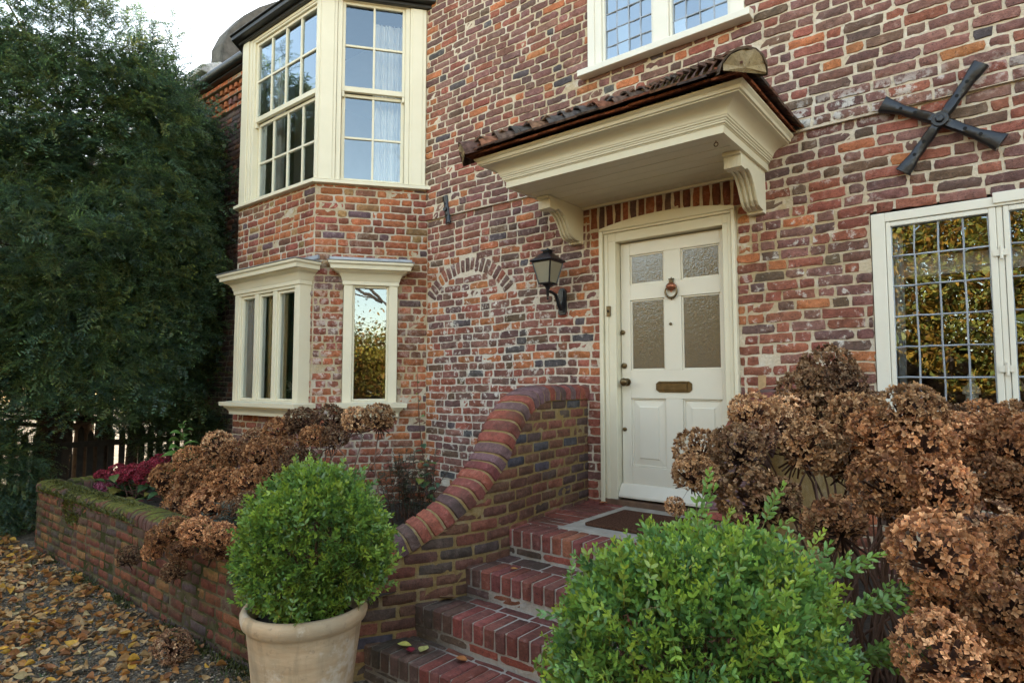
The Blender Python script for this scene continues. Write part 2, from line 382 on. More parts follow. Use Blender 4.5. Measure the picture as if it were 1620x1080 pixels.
def brick(mb, P, u0, u1, z0, z1, proud, col, rs, e=.006, rough=.0025, jit=.003, clampz=None, mat=0):
    L = u1-u0; H = z1-z0
    if L < .02 or H < .015: return
    nu = max(1, int(L/.04)); e = min(e, L*.25, H*.25)
    us = np.concatenate([[0, e], np.linspace(e, L-e, nu+2)[1:-1], [L-e, L]]); vs = np.array([0, e, H*.5, H-e, H])
    U, Z = np.meshgrid(us, vs, indexing='ij'); n, k = U.shape
    D = np.full(U.shape, proud)+rs.normal(0, rough, U.shape)
    D[1, :] -= proud*.10; D[-2, :] -= proud*.10; D[:, 1] -= proud*.10; D[:, -2] -= proud*.10
    D[0, :] = D[-1, :] = -.002; D[:, 0] = D[:, -1] = -.002
    ju = rs.normal(0, jit, U.shape); jz = rs.normal(0, jit*.8, U.shape)
    ju[0] = ju[1]; ju[-1] = ju[-2]; jz[:, 0] = jz[:, 1]; jz[:, -1] = jz[:, -2]
    c = rs.uniform(.0, .0055)
    for i in (0, 1):
        for j in (0, 1):
            for si, sj in ((i, j), (n-1-i, j), (i, k-1-j), (n-1-i, k-1-j)):
                ju[si, sj] += c*(1 if si < n/2 else -1)*.8; jz[si, sj] += c*(1 if sj < k/2 else -1)*.6
    tilt = rs.normal(0, .006); UU = u0+U+ju; ZZ = z0+Z+jz+tilt*(U-L/2)
    D[1:-1, 1:-1] += rs.normal(0, .0022)+rs.normal(0, .012)*(U-L/2)[1:-1, 1:-1]
    if clampz is not None: ZZ = np.minimum(ZZ, clampz(UU))
    V = P(UU.ravel(), ZZ.ravel(), D.ravel())
    F = [(i*k+j, (i+1)*k+j, (i+1)*k+j+1, i*k+j+1) for i in range(n-1) for j in range(k-1)]
    cc = np.tile(col, (n*k, 1))*rs.normal(1, .07, (n*k, 1))
    mb.add(V, F, mat, np.clip(cc, .005, .9))
def courses(rs, u0, u1, z0, z1, g, joint, block, bond='flemish', S=.213, Hd=.100, jl=.010, wave=None):
    rows = int(math.ceil((z1-z0)/g-1e-6))
    for r in range(rows):
        za = z0+r*g; zb = min(za+g, z1); zm = (za+zb)/2
        free = [(u0, u1)]
        for a, b in block(zm):
            nf = []
            for p, q in free:
                if b <= p or a >= q: nf.append((p, q)); continue
                if a > p: nf.append((p, a))
                if b < q: nf.append((b, q))
            free = nf
        u = u0-rs.uniform(0, .3) if bond == 'flemish' else u0-(r % 2)*(S+joint)/2-rs.uniform(0, .03)
        kind = r % 2
        while u < u1:
            if bond == 'flemish': L = (S if kind else Hd)+rs.normal(0, jl); kind = 1-kind if rs.random() > .06 else kind
            elif bond == 'header': L = Hd+rs.normal(0, jl*.5)
            else: L = S+rs.normal(0, jl)
            for p, q in free:
                a = max(u, p); b = min(u+L, q)
                if b-a > .03:
                    if a == p and b-a < L: a += 0
                    yield a+joint*.5*(a > p), b, za+joint/2, zb-joint/2, r
            u += L+joint
def sheet(mb, P, u0, u1, z0, z1, holes, mat=0, d=0., step=.4):
    us = {u0, u1}; zs = {z0, z1}
    for a, b, c, e in holes:
        us |= {min(max(a, u0), u1), min(max(b, u0), u1)}; zs |= {min(max(c, z0), z1), min(max(e, z0), z1)}
    us = sorted(us); zs = sorted(zs)
    for i in range(len(us)-1):
        for j in range(len(zs)-1):
            um = (us[i]+us[i+1])/2; zm = (zs[j]+zs[j+1])/2
            if any(a < um < b and c < zm < e for a, b, c, e in holes): continue
            q = P(np.array([us[i], us[i+1], us[i+1], us[i]]), np.array([zs[j], zs[j], zs[j+1], zs[j+1]]), np.full(4, d))
            mb.add(q, [(0, 1, 2, 3)], mat)
def rect_block(holes):
    return lambda z: [(a, b) for a, b, c, e in holes if c < z < e]

# ================================================================== THE HOUSE
house = empty('brick_house', (-2, 0, 0), 'old red and purple brick house with cream canted bay, porch canopy and panelled front door', 'house')

# ---- main front wall
rs = np.random.default_rng(11)
LEDGE = 3.255; G = .0685
def ledge(z): return np.where(np.asarray(z) > LEDGE, .024, 0.)
def P_wall(u, z, d):
    u = np.asarray(u, float); z = np.asarray(z, float)
    return np.stack([u, -np.asarray(d, float)-ledge(z), z+.006*np.sin(u*2.3+z*1.1)+.004*np.sin(u*6.1+z*4)], -1)
wall = MB()
W_HOLES = [(-2.515, -1.435, .45, 2.82), (-.63, .63, 1.40, 2.66), (-2.60, -1.335, 4.13, 6.2)]
b_holes = W_HOLES+[(-2.615, -1.335, 2.50, 3.06)]
ARX, ARZ, ARR, ART = -3.97, 2.153, .654, .125
def block_main(z):
    out = [(a, b) for a, b, c, e in b_holes if c < z < e]
    if z > 2.43 and z < ARZ+ARR+.01:
        dz = z-ARZ; xo = math.sqrt(max(0, (ARR+.012)**2-dz*dz)); ri = ARR-ART-.012; xi = math.sqrt(max(0, ri*ri-dz*dz))
        out += [(ARX-xo, ARX-xi), (ARX+xi, ARX+xo)]
    return out
rows_below = 44
zlow = LEDGE-rows_below*G
for a, b, za, zb, r in courses(rs, -4.53, 1.4, zlow, 6.1, G, .0085, block_main, jl=.013):
    zm = (za+zb)/2; um = (a+b)/2
    near_door = abs(um+1.975) < .66 and zm < 3.0
    p = PAL_UP if zm > LEDGE else (PAL_RIGHT if um > -1.5 else PAL_LOW)
    col = pal(rs, [(RED, .6), (ORANGE, .3), (PURPLE, .1)]) if near_door and rs.random() < .75 else pal(rs, p)
    if um < -4.42 and rs.random() < .5: col = pal(rs, [(ORANGE, 1)])
    brick(wall, P_wall, a, b, za, zb, .0052+rs.uniform(-.001, .002), col, rs, e=.0032, rough=.0013, jit=.0028)
# brick fill beside the door and the soldier arch over it
for z in np.arange(2.50, 3.05, G):
    for a, b in ((-2.61, -2.525), (-1.425, -1.345)):
        if z < 2.83: brick(wall, P_wall, a, b, z+.006, z+G-.006, .006, pal(rs, [(RED, .6), (ORANGE, .4)]), rs)
u = -2.61
while u < -1.36:
    w = .062+rs.normal(0, .004)
    zb0 = 2.905-.055*((u+.03+1.975)/.53)**2 if abs(u+2.0) < .55 else 2.86
    brick(wall, P_wall, u+.005, u+w, zb0, 3.05, .006, pal(rs, [((.20, .065, .04), .5), (PLUM, .3), ((.3, .1, .05), .2)]), rs)
    u += w+.010
# blind arch ring
def P_ring(u, z, d):
    an = np.asarray(u)/ARR
    return P_wall(ARX+np.sin(an)*np.asarray(z), ARZ+np.cos(an)*np.asarray(z), d)
u = -.655
while u < .68:
    w = .060+rs.normal(0, .004)
    brick(wall, P_ring, u, u+w, ARR-ART+rs.normal(0, .004), ARR+rs.normal(0, .004), .007, pal(rs, [(PURPLE, .4), (PLUM, .4), (RED, .15), (ORANGE, .05)]), rs, e=.008)
    u += w+.009
sheet(wall, P_main, -4.6, 4.2, 0, LEDGE, W_HOLES, 1)
sheet(wall, P_main, -4.6, 4.2, LEDGE, 7.2, W_HOLES, 1, d=.024)
q = np.array([[-4.6, 0, LEDGE], [4.2, 0, LEDGE], [4.2, -.024, LEDGE], [-4.6, -.024, LEDGE]]); wall.add(q, [(0, 1, 2, 3)], 1)
wall.build('facade_wall', [M['brick'], M['mortar']], house, smooth=60)

# ---- wing wall beyond the bay
wing = MB(); rs = np.random.default_rng(12)
for a, b, za, zb, r in courses(rs, -9.6, -7.2, .2, 5.55, .072, .007, lambda z: []):
    brick(wing, P_wall, a, b, za, zb, .006, pal(rs, PAL_WING), rs, rough=.002)
sheet(wing, P_main, -9.6, -7.0, 0, 6.1, [], 1)
# brick eaves: oversailing courses and dentils
for k, (z0, z1, d) in enumerate(((5.55, 5.615, .05), (5.70, 5.765, .11), (5.835, 5.90, .19))):
    for a, b, za, zb, r in courses(rs, -9.6, -6.9, z0, z1, z1-z0, .01, lambda z: []):
        brick(wing, lambda u, z, dd, d=d: P_main(u, z, np.asarray(dd)+d), a, b, za, zb, .006, pal(rs, [((.52, .15, .06), 1)]), rs)
    fbox(wing, P_main, -9.6, -6.9, z0+.004, z1-.004, -.01, d, 1)
for u in np.arange(-9.58, -7.0, .14):
    for z0, z1, d in ((5.62, 5.695, .085), (5.77, 5.83, .15)):
        fbox(wing, P_main, u, u+.07, z0, z1, .001, d, 0, pal(rs, [((.46, .15, .06), .7), (PURPLE, .3)]))
wing.build('wing_wall', [M['brick_dark'], M['mortar_dark']], house, smooth=60)

# ---- bay walls
bay = MB(); rs = np.random.default_rng(13)
F_HOLE = [(-6.43, -5.215, 1.34, 2.70)]; C_HOLE = [(.28, .80, 1.38, 2.66)]
def bayp(z, u=0):
    return PAL_BAY if (z > 2.75 or u) else [((.33, .11, .055), .45), ((.26, .09, .06), .35), ((.22, .12, .10), .2)]
for a, b, za, zb, r in courses(rs, -6.66, -5.185, .28, 3.56, .0722, .008, rect_block(F_HOLE), jl=.006):
    brick(bay, P_bay, a, b, za, zb, .005, pal(rs, bayp((za+zb)/2)), rs, e=.005, rough=.0016, jit=.002)
for a, b, za, zb, r in courses(rs, .004, CL-.01, .28, 3.56, .0722, .008, rect_block(C_HOLE), jl=.006):
    um = (a+b)/2; zm = (za+zb)/2
    brick(bay, P_cant, a, b, za, zb, .005, pal(rs, PAL_BAY if zm > 2.75 or um > .8 else bayp(zm)), rs, e=.005, rough=.0016, jit=.002)
sheet(bay, P_bay, -6.66, -5.18, 0, 3.57, F_HOLE, 1); sheet(bay, P_cant, 0, CL, 0, 3.57, C_HOLE, 1)
bay.add([(-7.33, 0, 0), (-6.66, BAYF, 0), (-6.66, BAYF, 3.57), (-7.33, 0, 3.57)], [(0, 1, 2, 3)], 1)
for (px, py) in ((2.92, .05), (3.42, .09), (3.3, .02)): pass
bay.build('bay_wall', [M['brick_bay'], M['mortar_bay']], house, smooth=60)

# ---- sash windows of the bay, first floor
def sash_window(P, u0, u1, z0, zm, z1, ncol, umid_lo, lo_ins, parent_mats, name='sash_window'):
    """glass area u0..u1, z0..z1, meeting rail at zm"""
    f = MB(); bw = .022
    # box frame lining
    fbox(f, P, u0-.045, u0, z0-.03, z1+.05, -.10, .004); fbox(f, P, u1, u1+.045, z0-.03, z1+.05, -.10, .004)
    fbox(f, P, u0, u1, z1+.028, z1+.05, -.10, .003)
    # upper sash (outer), lower sash (inner)
    for (a, b, lo, hi, d0, d1, st) in ((u0, u1, zm+.02, z1+.027, -.055, -.018, .030), (u0+.002, u1-.002, z0-.028, zm+.012, -.096, -.058, .034+lo_ins)):
        fbox(f, P, a, a+st, lo, hi, d0, d1); fbox(f, P, b-st, b, lo, hi, d0, d1)
        ga, gb = a+st, b-st
        lowrail = .045 if lo < zm-.1 else .052
        fbox(f, P, ga, gb, lo, lo+lowrail, d0+.001, d1+(.004 if lo > zm else -.001)); fbox(f, P, ga, gb, hi-.03, hi, d0+.001, d1-.001)
        for k in range(1, ncol): c = ga+(gb-ga)*k/ncol; fbox(f, P, c-bw/2, c+bw/2, lo+lowrail, hi-.03, d0+.004, d1-.004)
        c = (lo+lowrail+hi-.03)/2
        for k in range(ncol):
            a2 = ga+(gb-ga)*k/ncol+(bw/2 if k else 0); b2 = ga+(gb-ga)*(k+1)/ncol-(bw/2 if k < ncol-1 else 0)
            fbox(f, P, a2, b2, c-bw/2, c+bw/2, d0+.005, d1-.005)
        if lo > zm:   # sash horns
            for s in (a, b-st):
                fbox(f, P, s+.002, s+st-.002, lo-.055, lo-.0005, d0+.003, d1-.002)
    o = f.build(name, M['cream'], house, bevel=.003)
    g = MB()
    for (lo, hi, d) in ((zm+.03, z1, -.038), (z0, zm, -.078)):
        for k in range(ncol):
            a2 = u0+.03+(u1-u0-.06)*k/ncol; b2 = u0+.03+(u1-u0-.06)*(k+1)/ncol
            for (c0, c1) in ((lo, (lo+hi)/2), ((lo+hi)/2, hi)):
                t = rng.normal(0, .0016, 3)
                g.add(P(np.array([a2, b2, b2, a2]), np.array([c0, c0, c1, c1]), np.array([d, d+t[0], d+t[0]+t[1], d+t[1]])), [(0, 1, 2, 3)])
    g.build('glass', M['glass'], o)
    return o
w1 = sash_window(P_bay, -6.40, -5.215, 3.60, 4.47, 5.37, 4, 0, .0, None)
w2 = sash_window(P_cant, .225, .845, 3.635, 4.50, 5.42, 2, 0, .0, None)
fr = MB()
fbox(fr, P_bay, -6.66, -6.447, 3.598, 5.45, -.16, .012); fbox(fr, P_bay, -6.62, -6.50, 3.60, 5.45, .0125, .026)
fbox(fr, P_bay, -6.446, -5.169, 5.421, 5.451, -.16, .010)
fbox(fr, P_bay, -5.168, -5.155, 3.598, 5.45, -.02, .004)
fbox(fr, P_cant, .004, .178, 3.598, 5.45, -.14, .016); fbox(fr, P_cant, .03, .150, 3.60, 5.445, .0165, .024)
fbox(fr, P_cant, .892, 1.055, 3.598, 5.45, -.14, .014); fbox(fr, P_cant, .915, 1.02, 3.60, 5.445, .0145, .022)
fr.add([(-7.33, 0, 3.58), (-6.67, BAYF, 3.58), (-6.67, BAYF, 5.5), (-7.33, 0, 5.5)], [(0, 1, 2, 3)])
fr.build('bay_frame', M['cream'], house, bevel=.004)
sl = MB()
def plan_slab(mb, off, z0, z1, mat=0, slope=0.):
    """slab following the bay's three fronts, pushed out by off"""
    k = math.tan(math.atan2(TY, TX)/2)*off
    pts = [(-7.33-off*1.2, 0), (-6.66-k, BAYF-off), (-5.18+k, BAYF-off), (-4.51+TY*off+.03, -TX*off+.03), (-4.51, .05), (-7.33, .05)]
    n = len(pts); vs = [(x, y, z0) for x, y in pts]+[(x, y, z1-(slope if i < 4 else 0)) for i, (x, y) in enumerate(pts)]
    mb.add(vs, [tuple(range(n))[::-1], tuple(range(n, 2*n))]+[(i, (i+1) % n, n+(i+1) % n, n+i) for i in range(n)], mat)
plan_slab(sl, .055, 3.560, 3.600, slope=.008); plan_slab(sl, .03, 3.601, 3.614, slope=.004)
sl.build('bay_sill', M['cream'], house, bevel=.004)
gt = MB(); plan_slab(gt, .05, 5.452, 5.485); plan_slab(gt, .12, 5.486, 5.535); plan_slab(gt, .14, 5.5355, 5.550)
gt.build('bay_gutter', M['gutter'], house, bevel=.012)
br = MB()
def plan_roof(mb, off, z0, zt):
    k = .49*off
    e = [(-7.33-off*1.2, 0, z0), (-6.66-k, BAYF-off, z0), (-5.18+k, BAYF-off, z0), (-4.51+off*.8, 0, z0)]; t = [(-6.7, .05, zt), (-5.2, .05, zt)]
    mb.add(e+t, [(0, 1, 4), (1, 2, 5, 4), (2, 3, 5)])
plan_roof(br, .13, 5.552, 5.82); br.build('bay_roof', M['roof'], house)

# ---- oriel windows of the ground floor
CORN = [(0, 2.565), (.012, 2.565), (.012, 2.600), (.020, 2.612), (.026, 2.640), (.045, 2.668), (.085, 2.690), (.090, 2.700), (.118, 2.702), (.122, 2.735), (.140, 2.752), (.140, 2.772), (0, 2.80)]
SILL = [(0, 1.300), (.02, 1.302), (.022, 1.330), (.035, 1.352), (.060, 1.372), (.062, 1.388), (.095, 1.390), (.098, 1.430), (0, 1.440)]
def oriel(P, u0, u1, proj, lights, post, head, zlo, zhi, dz=0., name='oriel_window'):
    f = MB(); dF = proj
    fbox(f, P, u0, u0+post, zlo, zhi, -.02, dF); fbox(f, P, u1-post, u1, zlo, zhi, -.02, dF)
    fbox(f, P, u0+post, u1-post, head, zhi, -.02, dF-.002); fbox(f, P, u0+post, u1-post, zlo, zlo+.015, -.02, dF-.003)
    n = len(lights)
    for i, (a, b) in enumerate(lights):
        if i:  # mullion between this light and the last
            m0 = lights[i-1][1]; fbox(f, P, m0+.02, a-.02, zlo+.015, head, dF-.09, dF-.004)
        for (p, q) in ((a-.02, a), (b, b+.02)): fbox(f, P, p, q, zlo+.016, head-.001, dF-.075, dF-.022)
        fbox(f, P, a, b, head-.03, head-.001, dF-.074, dF-.023); fbox(f, P, a, b, zlo+.016, zlo+.035, dF-.074, dF-.023)
    first, last = lights[0][0]-.02, lights[-1][1]+.02
    if first > u0+post+.001: fbox(f, P, u0+post, first, zlo+.015, head, dF-.09, dF-.006)
    if last < u1-post-.001: fbox(f, P, last, u1-post, zlo+.015, head, dF-.09, dF-.006)
    o = f.build(name, M['cream'], house, bevel=.004)
    g = MB()
    for a, b in lights:
        t = rng.normal(0, .002)
        g.add(P(np.array([a, b, b, a]), np.array([zlo+.03, zlo+.03, head-.02, head-.02]), np.array([dF-.05, dF-.05+t, dF-.05+t, dF-.05])), [(0, 1, 2, 3)])
    g.build('glass', M['glass'], o)
    c = MB(); sweep_u(c, P, u0, u1, -.01, dF, [(q, z+dz) for q, z in CORN]); c.build('cornice', M['cream'], o, smooth=25)
    s = MB(); sweep_u(s, P, u0, u1, -.01, dF, SILL); s.build('sill', M['cream'], o, smooth=25)
    l = MB(); sweep_u(l, P, u0, u1, -.01, dF, [(-.05, 2.800+dz), (.150, 2.774+dz), (.152, 2.781+dz), (0, 2.812+dz), (-.05, 2.822+dz)]); 
    fbox(l, P, u0-.14, u1+.14, 2.802+dz, 2.84+dz, .0075, .03); l.build('lead_flashing', M['lead'], o, bevel=.003)
    return o
Pf = P_bay
# three lights facing the garden, one light on the splayed side
oriel(P_bay, -6.44, -5.212, .125, [(-6.31, -6.06), (-5.95, -5.71), (-5.60, -5.33)], .075, 2.535, 1.438, 2.57)
oriel(P_cant, .285, .795, .062, [(.390, .690)], .085, 2.575, 1.438, 2.612, .005)

# ---- leaded casements
def leaded(P, parent, u0, u1, z0, z1, nc, nr, d, mat='glass_leaded'):
    g = MB(); l = MB()
    for i in range(nc):
        for j in range(nr):
            a = u0+(u1-u0)*i/nc; b = u0+(u1-u0)*(i+1)/nc; c = z0+(z1-z0)*j/nr; e = z0+(z1-z0)*(j+1)/nr
            tu, tz = rng.normal(0, .0018, 2)
            g.add(P(np.array([a, b, b, a]), np.array([c, c, e, e]), d+np.array([-tu-tz, tu-tz, tu+tz, -tu+tz])), [(0, 1, 2, 3)])
    for i in range(nc+1):
        c = u0+(u1-u0)*i/nc; pts = [tuple(P(np.array(c+rng.normal(0, .0015)), np.array(z0+(z1-z0)*k/8), np.array(d+.002+rng.normal(0, .0012)))) for k in range(9)]; tube(l, pts, .0055, 6)
    for j in range(nr+1):
        c = z0+(z1-z0)*j/nr; pts = [tuple(P(np.array(u0+(u1-u0)*k/8), np.array(c+rng.normal(0, .0015)), np.array(d+.003+rng.normal(0, .0012)))) for k in range(9)]; tube(l, pts, .0055, 6)
    g.build('leaded_glass', M[mat], parent); l.build('lead_came', M['lead'], parent, smooth=60)
# ground floor right
f = MB(); P = P_main
fbox(f, P, -.625, -.552, 1.43, 2.640, -.10, .012); fbox(f, P, -.552, .63, 2.585, 2.640, -.10, .010)
fbox(f, P, -.625, .70, 1.36, 1.43, -.10, .05); 
for (a, b) in ((-.551, -.030), (.0, .50)):
    fbox(f, P, a+.001, a+.026, 1.432, 2.583, -.05, .004); fbox(f, P, b-.032, b, 1.432, 2.583, -.05, .0045)
    fbox(f, P, a+.026, b-.032, 2.555, 2.582, -.05, .003); fbox(f, P, a+.026, b-.032, 1.433, 1.475, -.05, .0035)
fbox(f, P, -.029, -.001, 1.431, 2.584, -.10, -.002); fbox(f, P, -.040, .62, 2.600, 2.660, .0105, .020)
fbox(f, P, .501, .56, 1.431, 2.584, -.10, .006)
wr = f.build('leaded_window', M['white'], house, bevel=.004)
leaded(P_main, wr, -.526, -.063, 1.475, 2.556, 4, 6, -.02); leaded(P_main, wr, .026, .468, 1.475, 2.556, 4, 6, -.02)
for z in (1.70, 2.33):
    h = MB(); fbox(h, P_main, -.05, .012, z-.018, z+.018, .0052, .013); tube(h, [(-.014, -.014, z-.035), (-.014, -.014, z+.035)], .008, 8); h.build('hinge', M['white'], wr, smooth=40)
# first floor
f = MB()
fbox(f, P, -2.60, -2.475, 4.20, 6.0, -.10, .030); fbox(f, P, -2.60, -2.535, 4.20, 6.0, .0305, .040)
fbox(f, P, -2.02, -1.895, 4.20, 6.0, -.10, .034); fbox(f, P, -1.435, -1.335, 4.20, 6.0, -.10, .034)
fbox(f, P, -2.474, -2.453, 4.20, 6.0, -.06, .015); fbox(f, P, -2.041, -2.021, 4.20, 6.0, -.06, .015); fbox(f, P, -1.894, -1.876, 4.20, 6.0, -.06, .015); fbox(f, P, -1.456, -1.436, 4.20, 6.0, -.06, .015)
fbox(f, P, -2.60, -1.335, 6.0, 6.1, -.10, .03)
wu = f.build('leaded_window', M['white'], house, bevel=.004)
leaded(P_main, wu, -2.453, -2.041, 4.205, 5.99, 4, 13, -.015, 'glass_upper'); leaded(P_main, wu, -1.876, -1.456, 4.205, 5.99, 4, 13, -.015, 'glass_upper')
s = MB(); prism(s, [(-.05, 4.199), (.105, 4.165), (.105, 4.115), (.085, 4.112), (-.05, 4.112)], -2.655, -1.275, lambda a, b, e: (e, -a-.012, b)); s.build('sill', M['white'], wu, bevel=.004)

# ---- front door
f = MB()
fbox(f, P, -2.478, -2.376, .69, 2.735, -.14, .018); fbox(f, P, -1.530, -1.462, .69, 2.735, -.14, .018)
fbox(f, P, -2.376, -1.530, 2.726, 2.80, -.14, .016); fbox(f, P, -2.478, -2.376, 2.735, 2.80, -.14, .017); fbox(f, P, -1.530, -1.462, 2.735, 2.80, -.14, .017)
for a, b in ((-2.512, -2.479), (-1.461, -1.436)): fbox(f, P, a, b, .69, 2.82, -.05, .042)
for a, b in ((-2.470, -2.440), (-1.490, -1.466)): fbox(f, P, a, b, .695, 2.79, .0185, .026)
pts = [(-2.512, 2.821), (-1.436, 2.821)]+[(x, 2.900-.056*((x+1.975)/.537)**2) for x in np.linspace(-1.436, -2.512, 17)]
prism(f, pts, -.05, .040, lambda a, b, e: (a, -e, b)); fbox(f, P, -2.478, -1.462, 2.801, 2.8205, -.05, .032)
df = f.build('door_frame', M['cream'], house, bevel=.004)
h = MB(); fbox(h, P, -2.452, -2.420, 2.145, 2.225, .0185, .034); fbox(h, P, -2.442, -2.430, 2.175, 2.195, .0345, .040, 1); h.build('doorbell', [M['brass'], M['black_dot']], df, bevel=.002)
h = MB(); fbox(h, P, -2.50, -1.44, .66, .742, -.13, .03); h.build('threshold', M['timber'], df, bevel=.006)
d = MB(); F0, F1 = -.095, -.052          # leaf thickness, front face 5 cm behind the wall face
fbox(d, P, -2.368, -2.290, .750, 2.718, F0, F1); fbox(d, P, -1.578, -1.537, .750, 2.718, F0, F1)
fbox(d, P, -2.290, -1.578, 2.618, 2.718, F0, F1-.0005); fbox(d, P, -2.290, -1.578, 2.265, 2.385, F0, F1-.0006)
fbox(d, P, -2.290, -1.578, 1.508, 1.722, F0, F1-.0007); fbox(d, P, -2.290, -1.578, .750, .992, F0, F1-.0005)
for z0, z1 in ((2.385, 2.618), (1.722, 2.265), (.992, 1.508)): fbox(d, P, -2.004, -1.872, z0, z1, F0, F1-.0003)
fbox(d, P, -2.369, -1.536, .76, 2.71, F0-.02, F0-.0005)
def mould(a, b, c, e):   # bead round an opening
    w = .013
    for (p, q, r, t) in ((a, a+w, c, e), (b-w, b, c, e), (a+w, b-w, c, c+w), (a+w, b-w, e-w, e)): fbox(d, P, p+.0004, q-.0004, r+.0004, t-.0004, F0+.01, F1-.012)
OPEN = [(-2.290, -2.004, 2.385, 2.618), (-1.872, -1.578, 2.385, 2.618), (-2.290, -2.004, 1.722, 2.265), (-1.872, -1.578, 1.722, 2.265)]
PANEL = [(-2.290, -2.004, .992, 1.508), (-1.872, -1.578, .992, 1.508)]
for o_ in OPEN+PANEL: mould(*o_)
for a, b, c, e in PANEL:
    vs = []
    for (k, dd) in ((0, -.072), (.05, -.066), (.0505, -.060)):
        vs += [(a+.013+k, -dd, c+.013+k), (b-.013-k, -dd, c+.013+k), (b-.013-k, -dd, e-.013-k), (a+.013+k, -dd, e-.013-k)]
    d.add(vs, [(i*4+j, i*4+(j+1) % 4, i*4+4+(j+1) % 4, i*4+4+j) for i in range(2) for j in range(4)]+[(8, 9, 10, 11)])
prism(d, [(F1+.0005, .862), (F1+.02, .855), (.018, .775), (.018, .760), (F1+.0005, .752)], -2.372, -1.534, lambda a, b, e: (e, -a, b))
door = d.build('door', M['door'], house, bevel=.0025)
for a, b, c, e in OPEN:
    g = MB(); fbox(g, P, a+.006, b-.006, c+.006, e-.006, -.078, -.070); g.build('obscured_pane', M['obscured'], door)
h = MB(); c = (-2.318, .05, 1.632)
tube(h, [(-2.32, .051, 1.632), (-2.32, .045, 1.632)], .030, 20); tube(h, [(-2.32, .045, 1.632), (-2.32, .012, 1.632)], [.012, .010], 12)
tube(h, [(-2.32, .014, 1.632), (-2.32, .004, 1.632), (-2.32, -.010, 1.632), (-2.32, -.022, 1.632), (-2.32, -.028, 1.632)], [.014, .028, .032, .026, .010], 20)
h.build('door_knob', M['brass'], door, smooth=50)
h = MB()
pts = [(-2.079, 1.598), (-2.079, 1.575), (-2.055, 1.556), (-1.82, 1.556), (-1.797, 1.575), (-1.797, 1.620), (-1.82, 1.638), (-2.055, 1.638), (-2.079, 1.620)]
prism(h, pts, F1, F1+.008, lambda a, b, e: (a, -e, b)); fbox(h, P, -2.045, -1.832, 1.570, 1.624, F1+.0085, F1+.013); fbox(h, P, -2.05, -1.826, 1.6245, 1.630, F1+.0085, F1+.02)
h.build('letterbox', M['brass'], door, bevel=.002)
h = MB()
lathe_pts = []
tube(h, [(-1.940, .051, 2.372), (-1.940, .03, 2.372)], .016, 12)
pr = [(-1.94, 2.415), (-1.925, 2.395), (-1.945, 2.388)]
# urn shaped centre of the knocker, swung ring below it
vs = []; 
for i in range(9):
    t = i/8; zz = 2.372-.075*t; rr = .006+.034*math.sin(math.pi*min(1, t*1.15))**.8 if t < .87 else .006
    vs.append((rr, zz))
tube(h, [(-1.94, .036, z) for r, z in vs], [max(.004, r) for r, z in vs], 14, 1)
ring = [(-1.94+.045*math.sin(a), .034, 2.315+.048*math.cos(a)*1.0-.012) for a in np.linspace(.55, 2*math.pi-.55, 22)]
tube(h, ring, [.005+.004*math.sin(math.pi*i/21) for i in range(22)], 8)
tube(h, [(-1.94, .04, 2.262), (-1.94, .04, 2.240)], [.010, .003], 8); tube(h, [(-1.94, .04, 2.375), (-1.94, .04, 2.392), (-1.94, .04, 2.41)], [.012, .007, .003], 8)
tube(h, [(-1.962, .04, 2.395), (-1.918, .04, 2.395)], .005, 6)
h.build('door_knocker', [M['brass'], M['copper']], door, smooth=50)
for (x, z, r) in ((-1.954, 2.063, .010), (-2.352, 2.019, .019), (-2.343, 1.759, .022), (-2.345, 1.269, .016)):
    h = MB(); tube(h, [(x, .0515, z), (x, .040, z), (x, .036, z)], [r, r, r*.6], 16); h.build('lock_cylinder' if r > .012 else 'peephole', M['brass'], door, smooth=50)

# ---- porch canopy
c = MB()
CO = [(-.04, 3.0435), (0, 3.043), (0, 3.088), (.006, 3.090), (.006, 3.094), (.016, 3.097), (.016, 3.107), (.022, 3.109), (.022, 3.118), (.030, 3.121), (.031, 3.131), (.036, 3.133)]
CO += [(.036+.095*(1-math.cos(a))**.9, 3.134+.062*math.sin(a)) for a in np.linspace(.12, math.pi/2, 9)]
CO += [(.136, 3.198), (.136, 3.204), (.148, 3.207), (.152, 3.225), (.166, 3.238), (.168, 3.247), (-.04, 3.247)]
sweep_u(c, P, -2.815, -1.215, -.005, .83, CO)
canopy = c.build('porch_canopy', M['cream'], house, smooth=25)
s = MB()
for k in range(7):
    y0 = .005+k*.118; fbox(s, P, -2.80, -1.23, 3.050+.001*(k % 2), 3.065, y0+.0025, min(.826, y0+.1155))
fbox(s, P, -2.80, -1.23, 3.0655, 3.08, .002, .82); fbox(s, P, -2.79, -1.24, 3.030, 3.0495, .0075, .03)
s.build('soffit', M['cream'], canopy, bevel=.0015)
BP = [(0, 3.049), (.50, 3.049), (.50, 3.028), (.475, 3.026), (.475, 2.955), (.40, 2.952), (.385, 2.962), (.36, 2.968), (.32, 2.962), (.275, 2.935), (.235, 2.895), (.205, 2.850), (.18, 2.810), (.145, 2.782), (.10, 2.772), (.06, 2.772), (.055, 2.755), (0, 2.752)]
for x0 in (-2.785, -1.345):
    k = MB(); n = 7; w = .110/n
    for i in range(n):
        g_ = .007 if i % 2 else 0
        pts = [((a-g_ if 4 < j < 16 else a), (b+g_ if 5 < j < 15 else b)) for j, (a, b) in enumerate(BP)]
        prism(k, pts, x0+i*w, x0+(i+1)*w, lambda a, b, e: (e, -a, b))
    k.build('bracket', M['cream'], canopy, bevel=.002)
